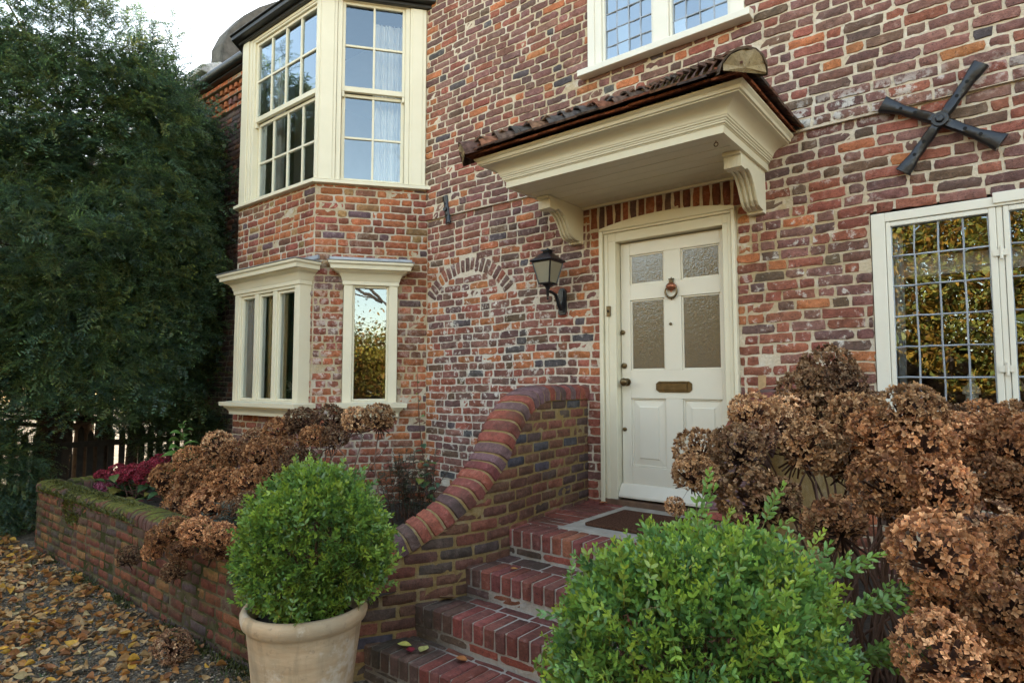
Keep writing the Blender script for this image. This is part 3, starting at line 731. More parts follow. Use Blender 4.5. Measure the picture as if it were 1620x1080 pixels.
# tiles: hipped roof with bonnet hips
rs = np.random.default_rng(21)
t = MB(); EX0, EX1, EY, EZ, AZ = -3.02, -1.01, -1.075, 3.268, 3.80
APX = (EX0+EX1)/2
def tilecol(): return np.clip(pal(rs, [((.105, .07, .055), .5), ((.14, .078, .055), .3), ((.19, .085, .052), .1), ((.075, .068, .062), .2)]), .01, 1)
def tile_slab(mb, o, ux, uy, w, l, th, col):
    o, ux, uy = Vector(o), Vector(ux).normalized(), Vector(uy).normalized(); un = ux.cross(uy)
    vs = []
    for k in (0, th):
        for a, b in ((0, 0), (w, 0), (w, l), (0, l)): vs.append(tuple(o+ux*a+uy*b+un*(k+.004*math.sin(math.pi*a/w))))
    mb.add(vs, BOXF, 0, col)
def slope(mb, A, B, T0, T1, g=.095, w=.165):
    """tile the triangle/trapezium with eaves A-B and top T0-T1"""
    A, B, T0, T1 = map(Vector, (A, B, T0, T1)); nrow = int(((T0-A).length)/1.0/g*.8); nrow = max(6, nrow)
    for r in range(nrow):
        f0 = r/nrow; L0 = A.lerp(T0, f0); L1 = B.lerp(T1, f0); ux = (L1-L0); W = ux.length; ux.normalize()
        up = ((T0+T1)/2-(A+B)/2); up = (up-ux*up.dot(ux)).normalized(); nn = ux.cross(up)
        x = -w*.5*(r % 2)
        while x < W:
            a = max(0, x); b = min(W, x+w-.004)
            if b-a > .03:
                o = L0+ux*a+nn*(.010+rs.normal(0, .003))-up*(.02+rs.normal(0, .004))
                tile_slab(mb, o, ux+nn*rs.normal(0, .015), up+nn*rs.normal(-.02, .01), b-a, g*2.2, .012, tilecol())
            x += w
slope(t, (EX0, EY, EZ), (EX1, EY, EZ), (APX-.02, -.01, AZ), (APX+.02, -.01, AZ))
slope(t, (EX1, EY, EZ), (EX1, .0, EZ), (APX, -.02, AZ), (APX, -.01, AZ)); slope(t, (EX0, 0, EZ), (EX0, EY, EZ), (APX, -.01, AZ), (APX, -.02, AZ))
# under-eaves course
for (A, B) in (((EX0+.01, EY+.02, EZ-.016), (EX1-.01, EY+.02, EZ-.016)), ((EX1-.02, EY, EZ-.016), (EX1-.02, 0, EZ-.016)), ((EX0+.02, 0, EZ-.016), (EX0+.02, EY, EZ-.016))):
    A, B = Vector(A), Vector(B); ux = (B-A); W = ux.length; ux.normalize(); up = Vector((0, 0, 1)).cross(ux); x = 0
    while x < W:
        tile_slab(t, A+ux*x-up*.0+Vector((0, 0, rs.normal(0, .002))), ux, up+Vector((0, 0, .35)), min(.16, W-x), .15, .011, np.array((.24, .085, .045))*rs.uniform(.5, 1.2)); x += .165
t.build('roof_tiling', M['tile'], canopy)
m = MB()
# bonnet hip tiles, each a curved saddle over the hip
def hip(A, B, n, mbt, mbm):
    A, B = Vector(A), Vector(B); ax = (B-A).normalized(); sd = Vector((0, 0, 1)).cross(ax).normalized(); up = ax.cross(sd) 
    up = up if up.z > 0 else -up
    for i in range(n):
        o = A+(B-A)*(i/n); w0, w1 = .130, .09; Lb = (B-A).length/n*1.55; col = tilecol()
        vs = []; seg = 9
        lift = .045
        for (l, ww, h) in ((0, w0, .080+lift), (Lb, w1, .055+lift*.3)):
            for k in range(seg):
                a = math.pi*(k/(seg-1)-.5); vs.append(o+ax*l+sd*(ww*math.sin(a))+up*(h*math.cos(a)-.045))
        nv = len(vs)
        for k in range(nv): vs.append(vs[k]-up*.013)
        fs = [(k, k+1, seg+k+1, seg+k) for k in range(seg-1)]+[(nv+k+1, nv+k, nv+seg+k, nv+seg+k+1) for k in range(seg-1)]
        fs += [(k+1, k, nv+k, nv+k+1) for k in range(seg-1)]+[(seg+k, seg+k+1, nv+seg+k+1, nv+seg+k) for k in range(seg-1)]
        mbt.add([tuple(v) for v in vs], fs, 0, col)
        # bedding mortar under the open end
        mo = .004 if i == 0 else .035; vs = [o+ax*(mo-.022*(i == 0))+up*-.03]+[o+ax*mo+up*-.05-sd*w0*.92]+[o+ax*mo+sd*(w0*.93*math.sin(a))+up*((.080+lift)*.90*math.cos(a)-.047) for a in np.linspace(-math.pi/2, math.pi/2, 9)]
        vs = [v+ax*(.007*math.sin(k*2.3+i)+.005*math.cos(k*4.1))+Vector(rs.normal(0, .003, 3)) for k, v in enumerate(vs)]
        mbm.add([tuple(v) for v in vs], [(0, k, k+1) for k in range(1, 10)]+[(0, 10, 1)])
b1 = MB()
hip((EX0-.005, EY-.005, EZ+.012), (APX, -.02, AZ+.02), 12, b1, m); hip((EX1+.005, EY-.005, EZ+.012), (APX, -.02, AZ+.02), 12, b1, m)
b1.build('bonnet_hip', M['tile'], canopy, smooth=40); m.build('tile_bedding', M['bed_mortar'], canopy)
# a small screw eye under the canopy
h = MB(); tube(h, [(-1.30+.012*math.cos(a), -.72, 3.028+.012*math.sin(a)) for a in np.linspace(0, 6.28, 14)], .003, 6); tube(h, [(-1.30, -.72, 3.040), (-1.30, -.72, 3.052)], .003, 6)
h.build('screw_eye', M['brass'], canopy)

# ---- eaves, roofs, far gable
h = MB()
tube(h, [(-9.62, -.30, 5.985), (-6.9, -.30, 5.985)], .062, 12); box(h, -9.6, -6.9, -.27, -.02, 5.905, 6.0)
h.build('gutter', M['gutter'], house, smooth=50)
h = MB(); prism(h, [(-.26, 6.03), (3.2, 6.75), (6.5, 6.0), (6.5, 0), (6.4, 0), (6.4, 5.9), (3.2, 6.65), (-.2, 5.93)], -9.55, -4.7, lambda a, b, e: (e, a, b))
prism(h, [(.05, 7.1), (3.2, 9.2), (6.5, 7.0), (6.5, 0), (6.4, 0), (6.4, 6.9), (3.2, 9.05), (.1, 7.0)], -4.7, 5.0, lambda a, b, e: (e, a, b))
box(h, 4.2, 4.4, .0, 6.5, 0, 7.2); h.build('roof', M['roof'], house)
gb = MB()
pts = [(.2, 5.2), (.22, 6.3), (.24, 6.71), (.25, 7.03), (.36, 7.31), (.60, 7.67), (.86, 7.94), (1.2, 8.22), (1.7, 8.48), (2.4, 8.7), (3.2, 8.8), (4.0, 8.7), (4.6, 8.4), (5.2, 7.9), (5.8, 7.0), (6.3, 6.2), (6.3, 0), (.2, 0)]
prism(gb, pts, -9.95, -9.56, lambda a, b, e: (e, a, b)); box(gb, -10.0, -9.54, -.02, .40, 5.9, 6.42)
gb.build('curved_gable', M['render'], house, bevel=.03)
gb = MB(); prism(gb, [(-.10, 6.421), (.47, 6.421), (.47, 6.60), (.2, 6.69), (-.10, 6.52)], -10.05, -9.5, lambda a, b, e: (e, a, b)); 
rs = np.random.default_rng(3)
gb.build('kneeler_cap', M['brick_coping'], house, bevel=.02)
# rooms behind the windows
def room(x0, x1, y0, y1, z0, z1, mat=0):
    q = MB(); e = .02
    for (a, b, c_, d_, f_, g_) in ((x0-e, x1+e, y1, y1+e, z0, z1), (x0-e, x0, y0, y1, z0, z1), (x1, x1+e, y0, y1, z0, z1), (x0-e, x1+e, y0, y1+e, z0-e, z0), (x0-e, x1+e, y0, y1+e, z1, z1+e)):
        box(q, a, b, c_, d_, f_, g_)
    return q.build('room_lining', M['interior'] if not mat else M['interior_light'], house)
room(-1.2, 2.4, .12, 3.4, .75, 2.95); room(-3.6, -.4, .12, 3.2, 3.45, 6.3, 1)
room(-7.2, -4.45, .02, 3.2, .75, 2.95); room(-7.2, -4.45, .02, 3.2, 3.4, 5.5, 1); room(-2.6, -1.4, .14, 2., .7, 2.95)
q = MB(); box(q, -.62, 2.0, .10, .30, 1.40, 1.43); q.build('window_board', M['white'], house)
q = MB(); box(q, -.6, 2.0, .4, .5, 2.30, 2.42); q.build('ceiling_beam', M['interior_light'], house)
# timber block let into the wall
h = MB(); fbox(h, P, -1.315, -1.265, 1.575, 1.675, -.01, .012); h.build('timber_block', M['wood_pale'], house, bevel=.002)

# ================================================================== THINGS IN AND ON THE HOUSE
def curtain(name, P, u0, u1, z0, z1, d, label, folds=9, col=(.72, .69, .62), amp=.022, group=None):
    nu = 90; nz = 8; vs = []; 
    for k in range(2):
        for i in range(nu):
            t = i/(nu-1)
            for j in range(nz):
                s = j/(nz-1); a = amp*(1.1-.5*s)*math.sin(t*folds*2*math.pi+.6*math.sin(t*17)+.3*s)
                vs.append(P(np.array(u0+(u1-u0)*t+.008*math.sin(t*31+s*2)), np.array(z0+(z1-z0)*s), np.array(d+a-.004*k)))
    n = nu*nz
    fs = [(i*nz+j, (i+1)*nz+j, (i+1)*nz+j+1, i*nz+j+1) for i in range(nu-1) for j in range(nz-1)]
    fs += [tuple(n+q for q in f[::-1]) for f in fs]
    m = MB(); m.add(np.array(vs), fs, 0, col); return tag(m.build(name, M['curtain'], smooth=180), label, 'curtain', group)
curtain('curtain', P_cant, .52, .86, 3.60, 5.36, -.22, 'white pleated curtain hanging behind the right half of the splayed upstairs sash window', 8, (.80, .79, .76))
curtain('curtain', P_bay, -6.42, -6.20, 3.60, 5.3, -.25, 'pale curtain drawn back at the far left edge of the wide upstairs sash window', 4, (.70, .70, .68))
curtain('curtain', P_bay, -6.33, -6.04, 1.44, 2.56, .045, 'grey white net curtain filling the leftmost light of the oriel window', 3, (.80, .77, .76), .008)
curtain('curtain', P_bay, -5.905, -5.77, 1.44, 2.56, .035, 'cream curtain hanging behind the middle light of the oriel window', 3, (.85, .74, .48), .012)
curtain('curtain', P_bay, -5.65, -5.55, 1.44, 2.56, .045, 'cream curtain at the left edge of the right light of the oriel window', 3, (.80, .68, .42), .012)
curtain('curtain', P_main, -.60, -.49, 1.45, 2.55, -.14, 'pale curtain at the left edge of the leaded window beside the dried hydrangea', 3, (.62, .66, .70), .014)

t = empty('lampshade', (-5.55, -.35, 3.6), 'cream lampshade standing behind the lower panes of the wide upstairs sash window', 'lampshade')
m = MB(); lathe(m, [(.20, .02), (.13, .22)], (-5.55, -.35, 3.60), 24); m.build('shade', M['curtain'], t, smooth=60)
m = MB(); lathe(m, [(.001, -.16), (.07, -.16), (.07, -.14), (.02, -.10), (.02, .05)], (-5.55, -.35, 3.60), 16); m.build('lamp_base', M['brass'], t, smooth=60)

t = empty('figurine', (-.165, .20, 1.43), 'small white robed figurine on a dark base standing behind the leaded window', 'figurine')
m = MB(); c = (-.182, .17, 1.445)
lathe(m, [(.001, .036), (.034, .036), (.037, .06), (.030, .10), (.033, .135), (.030, .16), (.017, .178), (.012, .186), (.019, .196), (.021, .212), (.014, .228), (.001, .233)], c, 20, wob=.03)
tube(m, [(c[0]-.030, c[1]-.005, c[2]+.155), (c[0]-.034, c[1]-.015, c[2]+.12), (c[0]-.012, c[1]-.034, c[2]+.115)], [.011, .010, .007], 8)
tube(m, [(c[0]+.030, c[1]-.005, c[2]+.155), (c[0]+.034, c[1]-.015, c[2]+.12), (c[0]+.012, c[1]-.034, c[2]+.122)], [.011, .010, .007], 8)
m.build('figure', M['white'], t, smooth=60); m = MB(); lathe(m, [(.001, 0), (.038, 0), (.036, .035), (.001, .0355)], c, 20); m.build('plinth', M['black'], t, smooth=40)

# wall lantern
t = empty('wall_lantern', (-2.875, -.01, 2.20), 'black four sided wall lantern on a curled bracket beside the front door', 'lantern')
lx, ly = -2.885, -.215
m = MB()
prism(m, [(-2.912, 2.205), (-2.905, 2.19), (-2.845, 2.19), (-2.838, 2.205), (-2.838, 2.385), (-2.86, 2.41), (-2.89, 2.41), (-2.912, 2.385)], -.012, -.03, lambda a, b, e: (a, e, b)); 
prism(m, [(-2.897, 2.21), (-2.853, 2.21), (-2.853, 2.385), (-2.875, 2.40), (-2.897, 2.385)], -.03, -.045, lambda a, b, e: (a, e, b))
tube(m, [(-2.875, -.04, 2.235), (-2.875, -.07, 2.26), (-2.878, -.085, 2.30), (-2.88, -.11, 2.345), (-2.885, -.16, 2.362), (lx, ly, 2.365)], [.020, .017, .015, .014, .013, .012], 10)
m.build('bracket', M['black'], t, smooth=50, bevel=None)
m = MB()
lathe(m, [(.001, 2.292), (.007, 2.296), (.011, 2.305), (.006, 2.318), (.012, 2.33), (.012, 2.375), (.020, 2.39), (.026, 2.405), (.042, 2.412), (.048, 2.425), (.001, 2.428)], (lx, ly, 0), 16)
zt, zb_ = 2.598, 2.425; ht, hb = .088, .051
for sx in (-1, 1):
    for sy in (-1, 1): tube(m, [(lx+sx*hb, ly+sy*hb, zb_), (lx+sx*ht, ly+sy*ht, zt)], .0065, 6)
for k in range(4):
    a = math.pi/2*k; ca, sa = round(math.cos(a)), round(math.sin(a))
    for h_, z in ((hb, zb_), (ht, zt)): tube(m, [(lx+ca*h_-sa*h_, ly+sa*h_+ca*h_, z), (lx+ca*h_+sa*h_, ly+sa*h_-ca*h_, z)], .0065, 6)
m.build('lantern_frame', M['black'], t, smooth=50)
m = MB()
def frus(h0, z0, h1, z1): 
    m.add([(lx+sx*h, ly+sy*h, z) for h, z in ((h0, z0), (h1, z1)) for sx, sy in ((-1, -1), (1, -1), (1, 1), (-1, 1))], [(3, 2, 1, 0), (4, 5, 6, 7)]+[(i, (i+1) % 4, 4+(i+1) % 4, 4+i) for i in range(4)])
frus(.098, 2.596, .108, 2.606); frus(.108, 2.6065, .098, 2.618); frus(.094, 2.6185, .034, 2.675); frus(.026, 2.6755, .030, 2.69); frus(.044, 2.6905, .040, 2.699); frus(.010, 2.6995, .006, 2.716)
m.build('lantern_roof', M['black'], t, bevel=.002)
for k in range(4):
    m = MB(); a = math.pi/2*k; ca, sa = round(math.cos(a)), round(math.sin(a)); vs = []
    for off in (.0, -.003):
        for h_, z, s in ((hb, zb_+.004, -1), (hb, zb_+.004, 1), (ht, zt-.004, 1), (ht, zt-.004, -1)):
            w = h_-.004; o2 = h_-.002+off; vs.append((lx+ca*o2-sa*w*s, ly+sa*o2+ca*w*s, z))
    m.add(vs, BOXF); m.build('lantern_pane', M['lampglass'], t)

# iron wall anchors
def anchor_bar(mb, p0, p1, w0, w1, d0, d1, nh, side_holes=True):
    """hammered bar flaring from w0 at p0 to w1 at the end p1"""
    p0, p1 = Vector((p0[0], 0, p0[1])), Vector((p1[0], 0, p1[1])); ax = (p1-p0); L = ax.length; ax.normalize(); sd = Vector((-ax.z, 0, ax.x))
    n = 14; vs = []
    for i in range(n):
        t_ = i/(n-1); w = w0+(w1-w0)*max(0, (t_-.55)/.45)**1.5+.003*math.sin(t_*23+w1*90); bow = -.018*math.sin(t_*math.pi)*0
        for (b, dd) in ((-1, d0), (-.98, d1-.008), (-.72, d1), (.72, d1), (.98, d1-.008), (1, d0)):
            q = p0+ax*(L*t_)+sd*(b*w/2); vs.append((q.x, -(dd+.003*math.sin(t_*9+b))-.0*bow, q.z))
    fs = [(i*6+j, i*6+(j+1) % 6, (i+1)*6+(j+1) % 6, (i+1)*6+j) for i in range(n-1) for j in range(6)]+[tuple(range(6))[::-1], tuple(range((n-1)*6, n*6))]
    mb.add(vs, fs)
    for k in range(nh):
        q = p0+ax*(L*(.42+.5*k/max(1, nh-1))); tube(mb, [(q.x, -d1+.003, q.z), (q.x, -d1-.0012, q.z)], .010, 8, 1)  # no real holes: raised black discs paint in the shade inside them
t = empty('iron_wall_cross', (-.255, -.03, 3.117), 'black wrought iron X shaped wall anchor on the brickwork above the leaded window', 'wall anchor')
for (e, w1) in (((-.533, 3.291), .095), ((.013, 2.921), .10), ((-.058, 3.386), .085), ((-.446, 2.857), .085)):
    m = MB(); anchor_bar(m, (-.255, 3.117), e, .052, w1, .026, .062, 3); m.build('arm', [M['black'], M['black_dot']], t, smooth=50)
m = MB(); tube(m, [(-.255, -.03, 3.117), (-.255, -.072, 3.117)], .043, 14); tube(m, [(-.255, -.072, 3.117), (-.255, -.085, 3.117)], [.026, .020], 6); m.build('boss', M['black'], t, bevel=.004)
m = MB(); anchor_bar(m, (-4.222, 3.3125), (-4.245, 3.452), .058, .064, .026, .045, 2); anchor_bar(m, (-4.2215, 3.3125), (-4.199, 3.173), .058, .064, .026, .045, 2)
tube(m, [(-4.222, -.04, 3.3125), (-4.222, -.066, 3.3125)], .020, 8)
o = m.build('iron_wall_strap', [M['black'], M['black_dot']], None, smooth=50, loc=(-4.222, -.03, 3.3125), local=(-4.222, -.03, 3.3125)); tag(o, 'short black iron strap with painted-on bolt holes on the wall beside the bay', 'wall anchor')

# ================================================================== STEPS, PARAPETS, PLANTERS
rs = np.random.default_rng(31)
def loft(mb, frame, s0, s1, prof, col, mat=0, e=.005, shrink=.93, rs=rs, jit=.0015):
    """one brick of cross-section prof (b across, c up) run from s0 to s1 along a frame"""
    n = len(prof); vs = []; cb = np.mean([p[0] for p in prof]); cc = np.mean([p[1] for p in prof])
    js = rs.normal(0, jit, 3)
    for s, k in ((s0, shrink), (s0+e, 1), ((s0+s1)/2, 1), (s1-e, 1), (s1, shrink)):
        o, S, Uv = frame(s)
        for b, c in prof:
            q = o+S*(cb+(b-cb)*k+js[0])+Uv*(cc+(c-cc)*k+js[1]); vs.append(q+np.array(rs.normal(0, jit*.5, 3)))
    fs = [(i*n+j, (i+1)*n+j, (i+1)*n+(j+1) % n, i*n+(j+1) % n) for i in range(4) for j in range(n)]+[tuple(range(n)), tuple(range(4*n, 5*n))[::-1]]
    mb.add(np.array(vs), fs, mat, np.clip(np.tile(col, (len(vs), 1))*rs.normal(1, .05, (len(vs), 1)), .004, 1))
# parapet (curved cheek) geometry: path of the face beside the steps, front to back
PX = [-3.10, -2.98, -2.83, -2.69, -2.575, -2.535, -2.59, -2.655]; PYp = [-2.40, -2.24, -2.02, -1.75, -1.48, -1.20, -.70, .03]
pu = np.concatenate([[0], np.cumsum(np.hypot(np.diff(PX), np.diff(PYp)))])
TY_ = [-2.40, -2.20, -2.02, -1.83, -1.62, -1.50, -1.344, -1.211, -1.129, -1.07, -.934, -.80, -.67, -.4, .03]
TZ_ = [.560, .572, .598, .65, .775, .854, .962, 1.08, 1.185, 1.262, 1.385, 1.455, 1.490, 1.497, 1.497]
MIRX = -1.845
def mk_path(sign):
    def pos(u):
        x = cat_interp(pu, PX, u); y = cat_interp(pu, PYp, u)
        x2 = cat_interp(pu, PX, np.asarray(u)+.004); y2 = cat_interp(pu, PYp, np.asarray(u)+.004); x1 = cat_interp(pu, PX, np.asarray(u)-.004); y1 = cat_interp(pu, PYp, np.asarray(u)-.004)
        tx, ty = x2-x1, y2-y1; l = np.hypot(tx, ty)+1e-9
        if sign < 0: return 2*MIRX-x, y, -tx/l, ty/l
        return x, y, tx/l, ty/l
    def P(u, z, d):   # d>0 towards the steps
        x, y, tx, ty = pos(u)
        nx, ny = (ty, -tx) if sign > 0 else (-ty, tx)
        return np.stack([x+nx*np.asarray(d), y+ny*np.asarray(d), np.asarray(z)+0*x], -1)
    def ztop(u): return cat_interp(TY_, TZ_, cat_interp(pu, PYp, u))
    return pos, P, ztop
def parapet(sign, label):
    pos, P, ztop = mk_path(sign); U1 = pu[-1]; rs = np.random.default_rng(40+sign)
    root = empty('parapet_wall', (-2.66 if sign > 0 else -1.24, -1.0, 0), label, 'parapet')
    m = MB(); PP = P if sign > 0 else (lambda u, z, d: P(U1-np.asarray(u), z, d)); zt = ztop if sign > 0 else (lambda u: ztop(U1-np.asarray(u)))
    for a, b, za, zb, r in courses(rs, 0, U1-.02, .02, 1.50, .0705, .0105, lambda z: [], bond='stretcher', S=.208, jl=.004):
        if za+.02 > min(zt(np.array(a)), zt(np.array(b))) and za+.02 > max(zt(np.array(a)), zt(np.array(b))): continue
        brick(m, PP, a, b, za, zb, .0045, pal(rs, PAL_CHEEK), rs, e=.004, rough=.0012, jit=.0013, clampz=lambda u: zt(u)-.004)
    us = np.linspace(0, U1, 40); vs = []
    for u in us: vs += [PP(u, 0., 0.), PP(u, zt(u), 0.), PP(u, zt(u), -.215), PP(u, 0., -.215)]
    fs = [(i*4+j, (i+1)*4+j, (i+1)*4+(j+1) % 4, i*4+(j+1) % 4) for i in range(39) for j in range(4)]
    fs = [f[::-1] for f in fs]+[(0, 1, 2, 3), (159, 158, 157, 156)]
    m.add(np.array(vs), fs, 1); m.build('wall_face', [M['brick_cheek'], M['mortar_ochre']], root, smooth=60)
    # coping laid brick on edge along the sweep
    uu = np.linspace(0, U1, 900); C3 = np.stack([P(u, ztop(u), -.1075) for u in uu]); sl_ = np.concatenate([[0], np.cumsum(np.linalg.norm(np.diff(C3, axis=0), axis=1))])
    def frame(s):
        u = np.interp(s, sl_, uu); o = P(u, ztop(u), -.1075); a = P(u-.01, ztop(u-.01), -.1075); b = P(u+.01, ztop(u+.01), -.1075); T = (b-a)/np.linalg.norm(b-a)
        S = P(u, ztop(u), 1.)-P(u, ztop(u), 0.); Uv = np.cross(S, T) if sign > 0 else np.cross(T, S); Uv = Uv if Uv[2] > 0 else -Uv
        return o, S, Uv
    prof = [(-.128, .002), (-.130, .060), (-.118, .088), (-.085, .106), (0, .113), (.085, .106), (.118, .088), (.130, .060), (.128, .002)]
    c = MB(); s = 0.; k = 0
    while s+.066 < sl_[-1]:
        u = np.interp(s, sl_, uu); mossy = cat_interp(pu, PYp, u) < -1.95
        loft(c, frame, s+.0, s+.064, prof, pal(rs, PAL_COPE), 0, rs=rs); s += .078
    core = [(-.120, .0), (-.121, .056), (-.110, .081), (-.08, .098), (0, .105), (.08, .098), (.110, .081), (.121, .056), (.120, .0)]
    vs = []; n = len(core); ss = np.linspace(0, sl_[-1]-.002, 120)
    for s in ss:
        o, S, Uv = frame(s); vs += [o+S*b+Uv*cc for b, cc in core]
    c.add(np.array(vs), [(i*n+j, i*n+(j+1) % n, (i+1)*n+(j+1) % n, (i+1)*n+j) for i in range(119) for j in range(n)]+[tuple(range(n)), tuple(range(119*n, 120*n))[::-1]], 1)
    c.build('brick_coping', [M['brick_step'], M['mortar_ochre']], root, smooth=40)
parapet(1, 'curved brick parapet with red coping sweeping down the left side of the steps')
parapet(-1, 'matching curved brick parapet mostly hidden behind the dried hydrangea right of the door')

# steps
steps = empty('entrance_steps', (-1.95, -1.6, 0), 'flight of red brick steps with pale joints rising to the front door', 'steps')
SY = [-1.14, -1.495, -1.785, -2.035]; SZ = [.70, .535, .37, .195]; SL = [-2.67, -2.62, -2.72, -2.86]
noseprof = [(.004, -.103), (.0, -.010), (.010, .0), (.205, .0), (.213, -.008), (.213, -.103)]
def hz(z): return lambda u, w, d: np.stack([np.asarray(u, float), np.asarray(w, float), z+np.asarray(d, float)], -1)
for k in range(4):
    m = MB(); y, z, xl = SY[k], SZ[k], SL[k]; xr = 2*MIRX-xl
    box(m, xl-.05, xr+.05, y+.010, (SY[k-1]+.05 if k else .0), 0.001, z-.006, 1)
    x = xl+.012
    while x < xr-.05:
        w = .064+rs.normal(0, .0012)
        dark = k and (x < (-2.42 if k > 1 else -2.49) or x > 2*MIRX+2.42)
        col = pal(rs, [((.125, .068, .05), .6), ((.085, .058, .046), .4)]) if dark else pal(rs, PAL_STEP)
        fr_ = lambda s, y=y, z=z: (np.array([s, y, z]), np.array([0, 1., 0]), np.array([0, 0, 1.]))
        loft(m, fr_, x, x+w, noseprof, col, 0, rs=rs, jit=.0012); x += .0755
    Pr = lambda u, zz, d, y=y: np.stack([np.asarray(u, float), y+.014-np.asarray(d, float), np.asarray(zz, float)], -1)
    zlo = z-.105-.056
    for a, b, za, zb, r in courses(rs, xl, xr, max(.004, zlo-(.04 if k == 3 else 0)), z-.108, .054, .010, lambda q: [], bond='stretcher', S=.21):
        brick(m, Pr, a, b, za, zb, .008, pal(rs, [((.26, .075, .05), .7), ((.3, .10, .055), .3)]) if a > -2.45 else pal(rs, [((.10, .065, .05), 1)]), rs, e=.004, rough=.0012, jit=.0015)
    if k:
        Pt = hz(z-.003)
        for a, b, za, zb, r in courses(rs, xl, xr, y+.222, SY[k-1]+.008, SY[k-1]-y-.215, .010, lambda q: [], bond='stretcher', S=.21):
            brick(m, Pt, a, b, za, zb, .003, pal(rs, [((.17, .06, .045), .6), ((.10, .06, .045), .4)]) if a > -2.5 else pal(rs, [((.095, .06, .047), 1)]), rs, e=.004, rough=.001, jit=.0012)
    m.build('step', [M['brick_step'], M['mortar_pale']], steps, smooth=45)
m = MB(); Pt = hz(.697)
for side in (0, 1):
    yy = -.915
    while yy < -.03:
        x0 = float(np.interp(yy+.03, PYp, PX))+.008; x1 = -2.315
        if side: x0, x1 = -1.585, 2*MIRX-x0
        brick(m, Pt, x0, x1, yy, yy+.064, .003, pal(rs, PAL_STEP), rs, e=.004, rough=.001, jit=.001); yy += .0755
box(m, -2.308, -1.592, -.915, -.008, .60, .701, 2); m.build('landing', [M['brick_step'], M['mortar_pale'], M['stone']], steps, smooth=45, bevel=None)
m = MB(); prism(m, [(-2.19, -.775), (-1.66, -.775), (-1.645, -.76), (-1.645, -.25), (-1.66, -.235), (-2.19, -.235), (-2.205, -.25), (-2.205, -.76)], .702, .722, lambda a, b, e: (a, b, e))
o = m.build('doormat', M['mat'], None, bevel=.006, loc=(-1.925, -.5, .702), local=(-1.925, -.5, .702)); tag(o, 'dark brown coir doormat lying on the brick landing at the front door', 'doormat')

# planter on the left
def planter(x0, x1, label, left_return, mossy=True):
    root = empty('planter_wall', ((x0+x1)/2, -2.25, 0), label, 'planter wall'); rs = np.random.default_rng(int(abs(x0)*10))
    m = MB(); YF = -2.36; HZ = .555
    Pp = lambda u, z, d: np.stack([np.asarray(u, float), YF-np.asarray(d, float)-.008*np.sin(np.asarray(u)*1.3), np.asarray(z, float)+.006*np.sin(np.asarray(u)*2.1)], -1)
    for a, b, za, zb, r in courses(rs, x0, x1, -.02, HZ, .0715, .0105, lambda z: [], jl=.006):
        brick(m, Pp, a, b, za, zb, .0045, pal(rs, PAL_PLANT), rs, e=.005, rough=.002, jit=.002)
    nseg = 30; us = np.linspace(x0, x1, nseg); vs = []
    for u in us: vs += [Pp(u, -.05, 0.), Pp(u, HZ, 0.), Pp(u, HZ, -.215), Pp(u, -.05, -.215)]
    fs = [(i*4+j, (i+1)*4+j, (i+1)*4+(j+1) % 4, i*4+(j+1) % 4)[::-1] for i in range(nseg-1) for j in range(4)]+[(0, 1, 2, 3), (nseg*4-1, nseg*4-2, nseg*4-3, nseg*4-4)]
    m.add(np.array(vs), fs, 1)
    if left_return:
        box(m, x0-.003, x0+.212, YF+.22, -.0, -.05, HZ-.002, 1)
        Pq = lambda u, z, d: np.stack([x0+.2155+np.asarray(d, float), np.asarray(u, float), np.asarray(z, float)], -1)
        for a, b, za, zb, r in courses(rs, YF+.22, -.02, .38, HZ, .0715, .0105, lambda z: []): brick(m, Pq, a, b, za, zb, .004, pal(rs, PAL_PLANT), rs)
        Pq2 = lambda u, z, d: np.stack([x0-.004-np.asarray(d, float), -np.asarray(u, float), np.asarray(z, float)], -1)
        for a, b, za, zb, r in courses(rs, 0.02, 2.34, -.02, HZ, .0715, .0105, lambda z: []): brick(m, Pq2, a, b, za, zb, .004, pal(rs, PAL_PLANT), rs)
    m.build('wall_face', [M['brick_planter'], M['mortar_moss']], root, smooth=60)
    prof = [(-.118, .0), (-.120, .050), (-.108, .080), (-.07, .100), (0, .106), (.07, .100), (.108, .080), (.120, .050), (.118, .0)]
    c = MB(); 
    fr_ = lambda s: (Pp(np.array(s), np.array(HZ), np.array(-.1075)), np.array([0, 1., 0]), np.array([0, 0, 1.]))
    s = x0-.01
    while s < x1-.03:
        loft(c, fr_, s, s+.064+rs.normal(0, .002), prof, pal(rs, [((.13, .06, .045), .5), ((.09, .06, .05), .3), ((.18, .07, .045), .2)]), 0, rs=rs, jit=.003); s += .0765
    sweep = [(b*.94, q*.94) for b, q in prof]; n = len(sweep); vs = []
    for s in np.linspace(x0, x1-.02, 40):
        o, S, Uv = fr_(s); vs += [o+S*b+Uv*q for b, q in sweep]
    c.add(np.array(vs), [(i*n+j, i*n+(j+1) % n, (i+1)*n+(j+1) % n, (i+1)*n+j) for i in range(39) for j in range(n)], 1)
    if left_return:
        fr2 = lambda s: (np.array([x0+.105, s, HZ]), np.array([-1., 0, 0]), np.array([0, 0, 1.]))
        s = YF+.25
        while s < -.06: loft(c, fr2, s, s+.064, prof, pal(rs, [((.13, .06, .045), .6), ((.09, .06, .05), .4)]), 0, rs=rs, jit=.003); s += .0765
        box(c, x0+.0, x0+.21, YF+.24, -.02, HZ, HZ+.09, 1)
    c.build('brick_coping', [M['brick_coping'], M['mortar_moss']], root, smooth=45)
    return root, Pp, HZ
pl, Pp, HZ = planter(-7.58, -3.06, 'long low mossy brick planter wall under the bay window', True)
pr_, Pp2, _ = planter(-.82, 3.4, 'low brick planter wall hidden behind the box bush and dried hydrangea on the right', False)
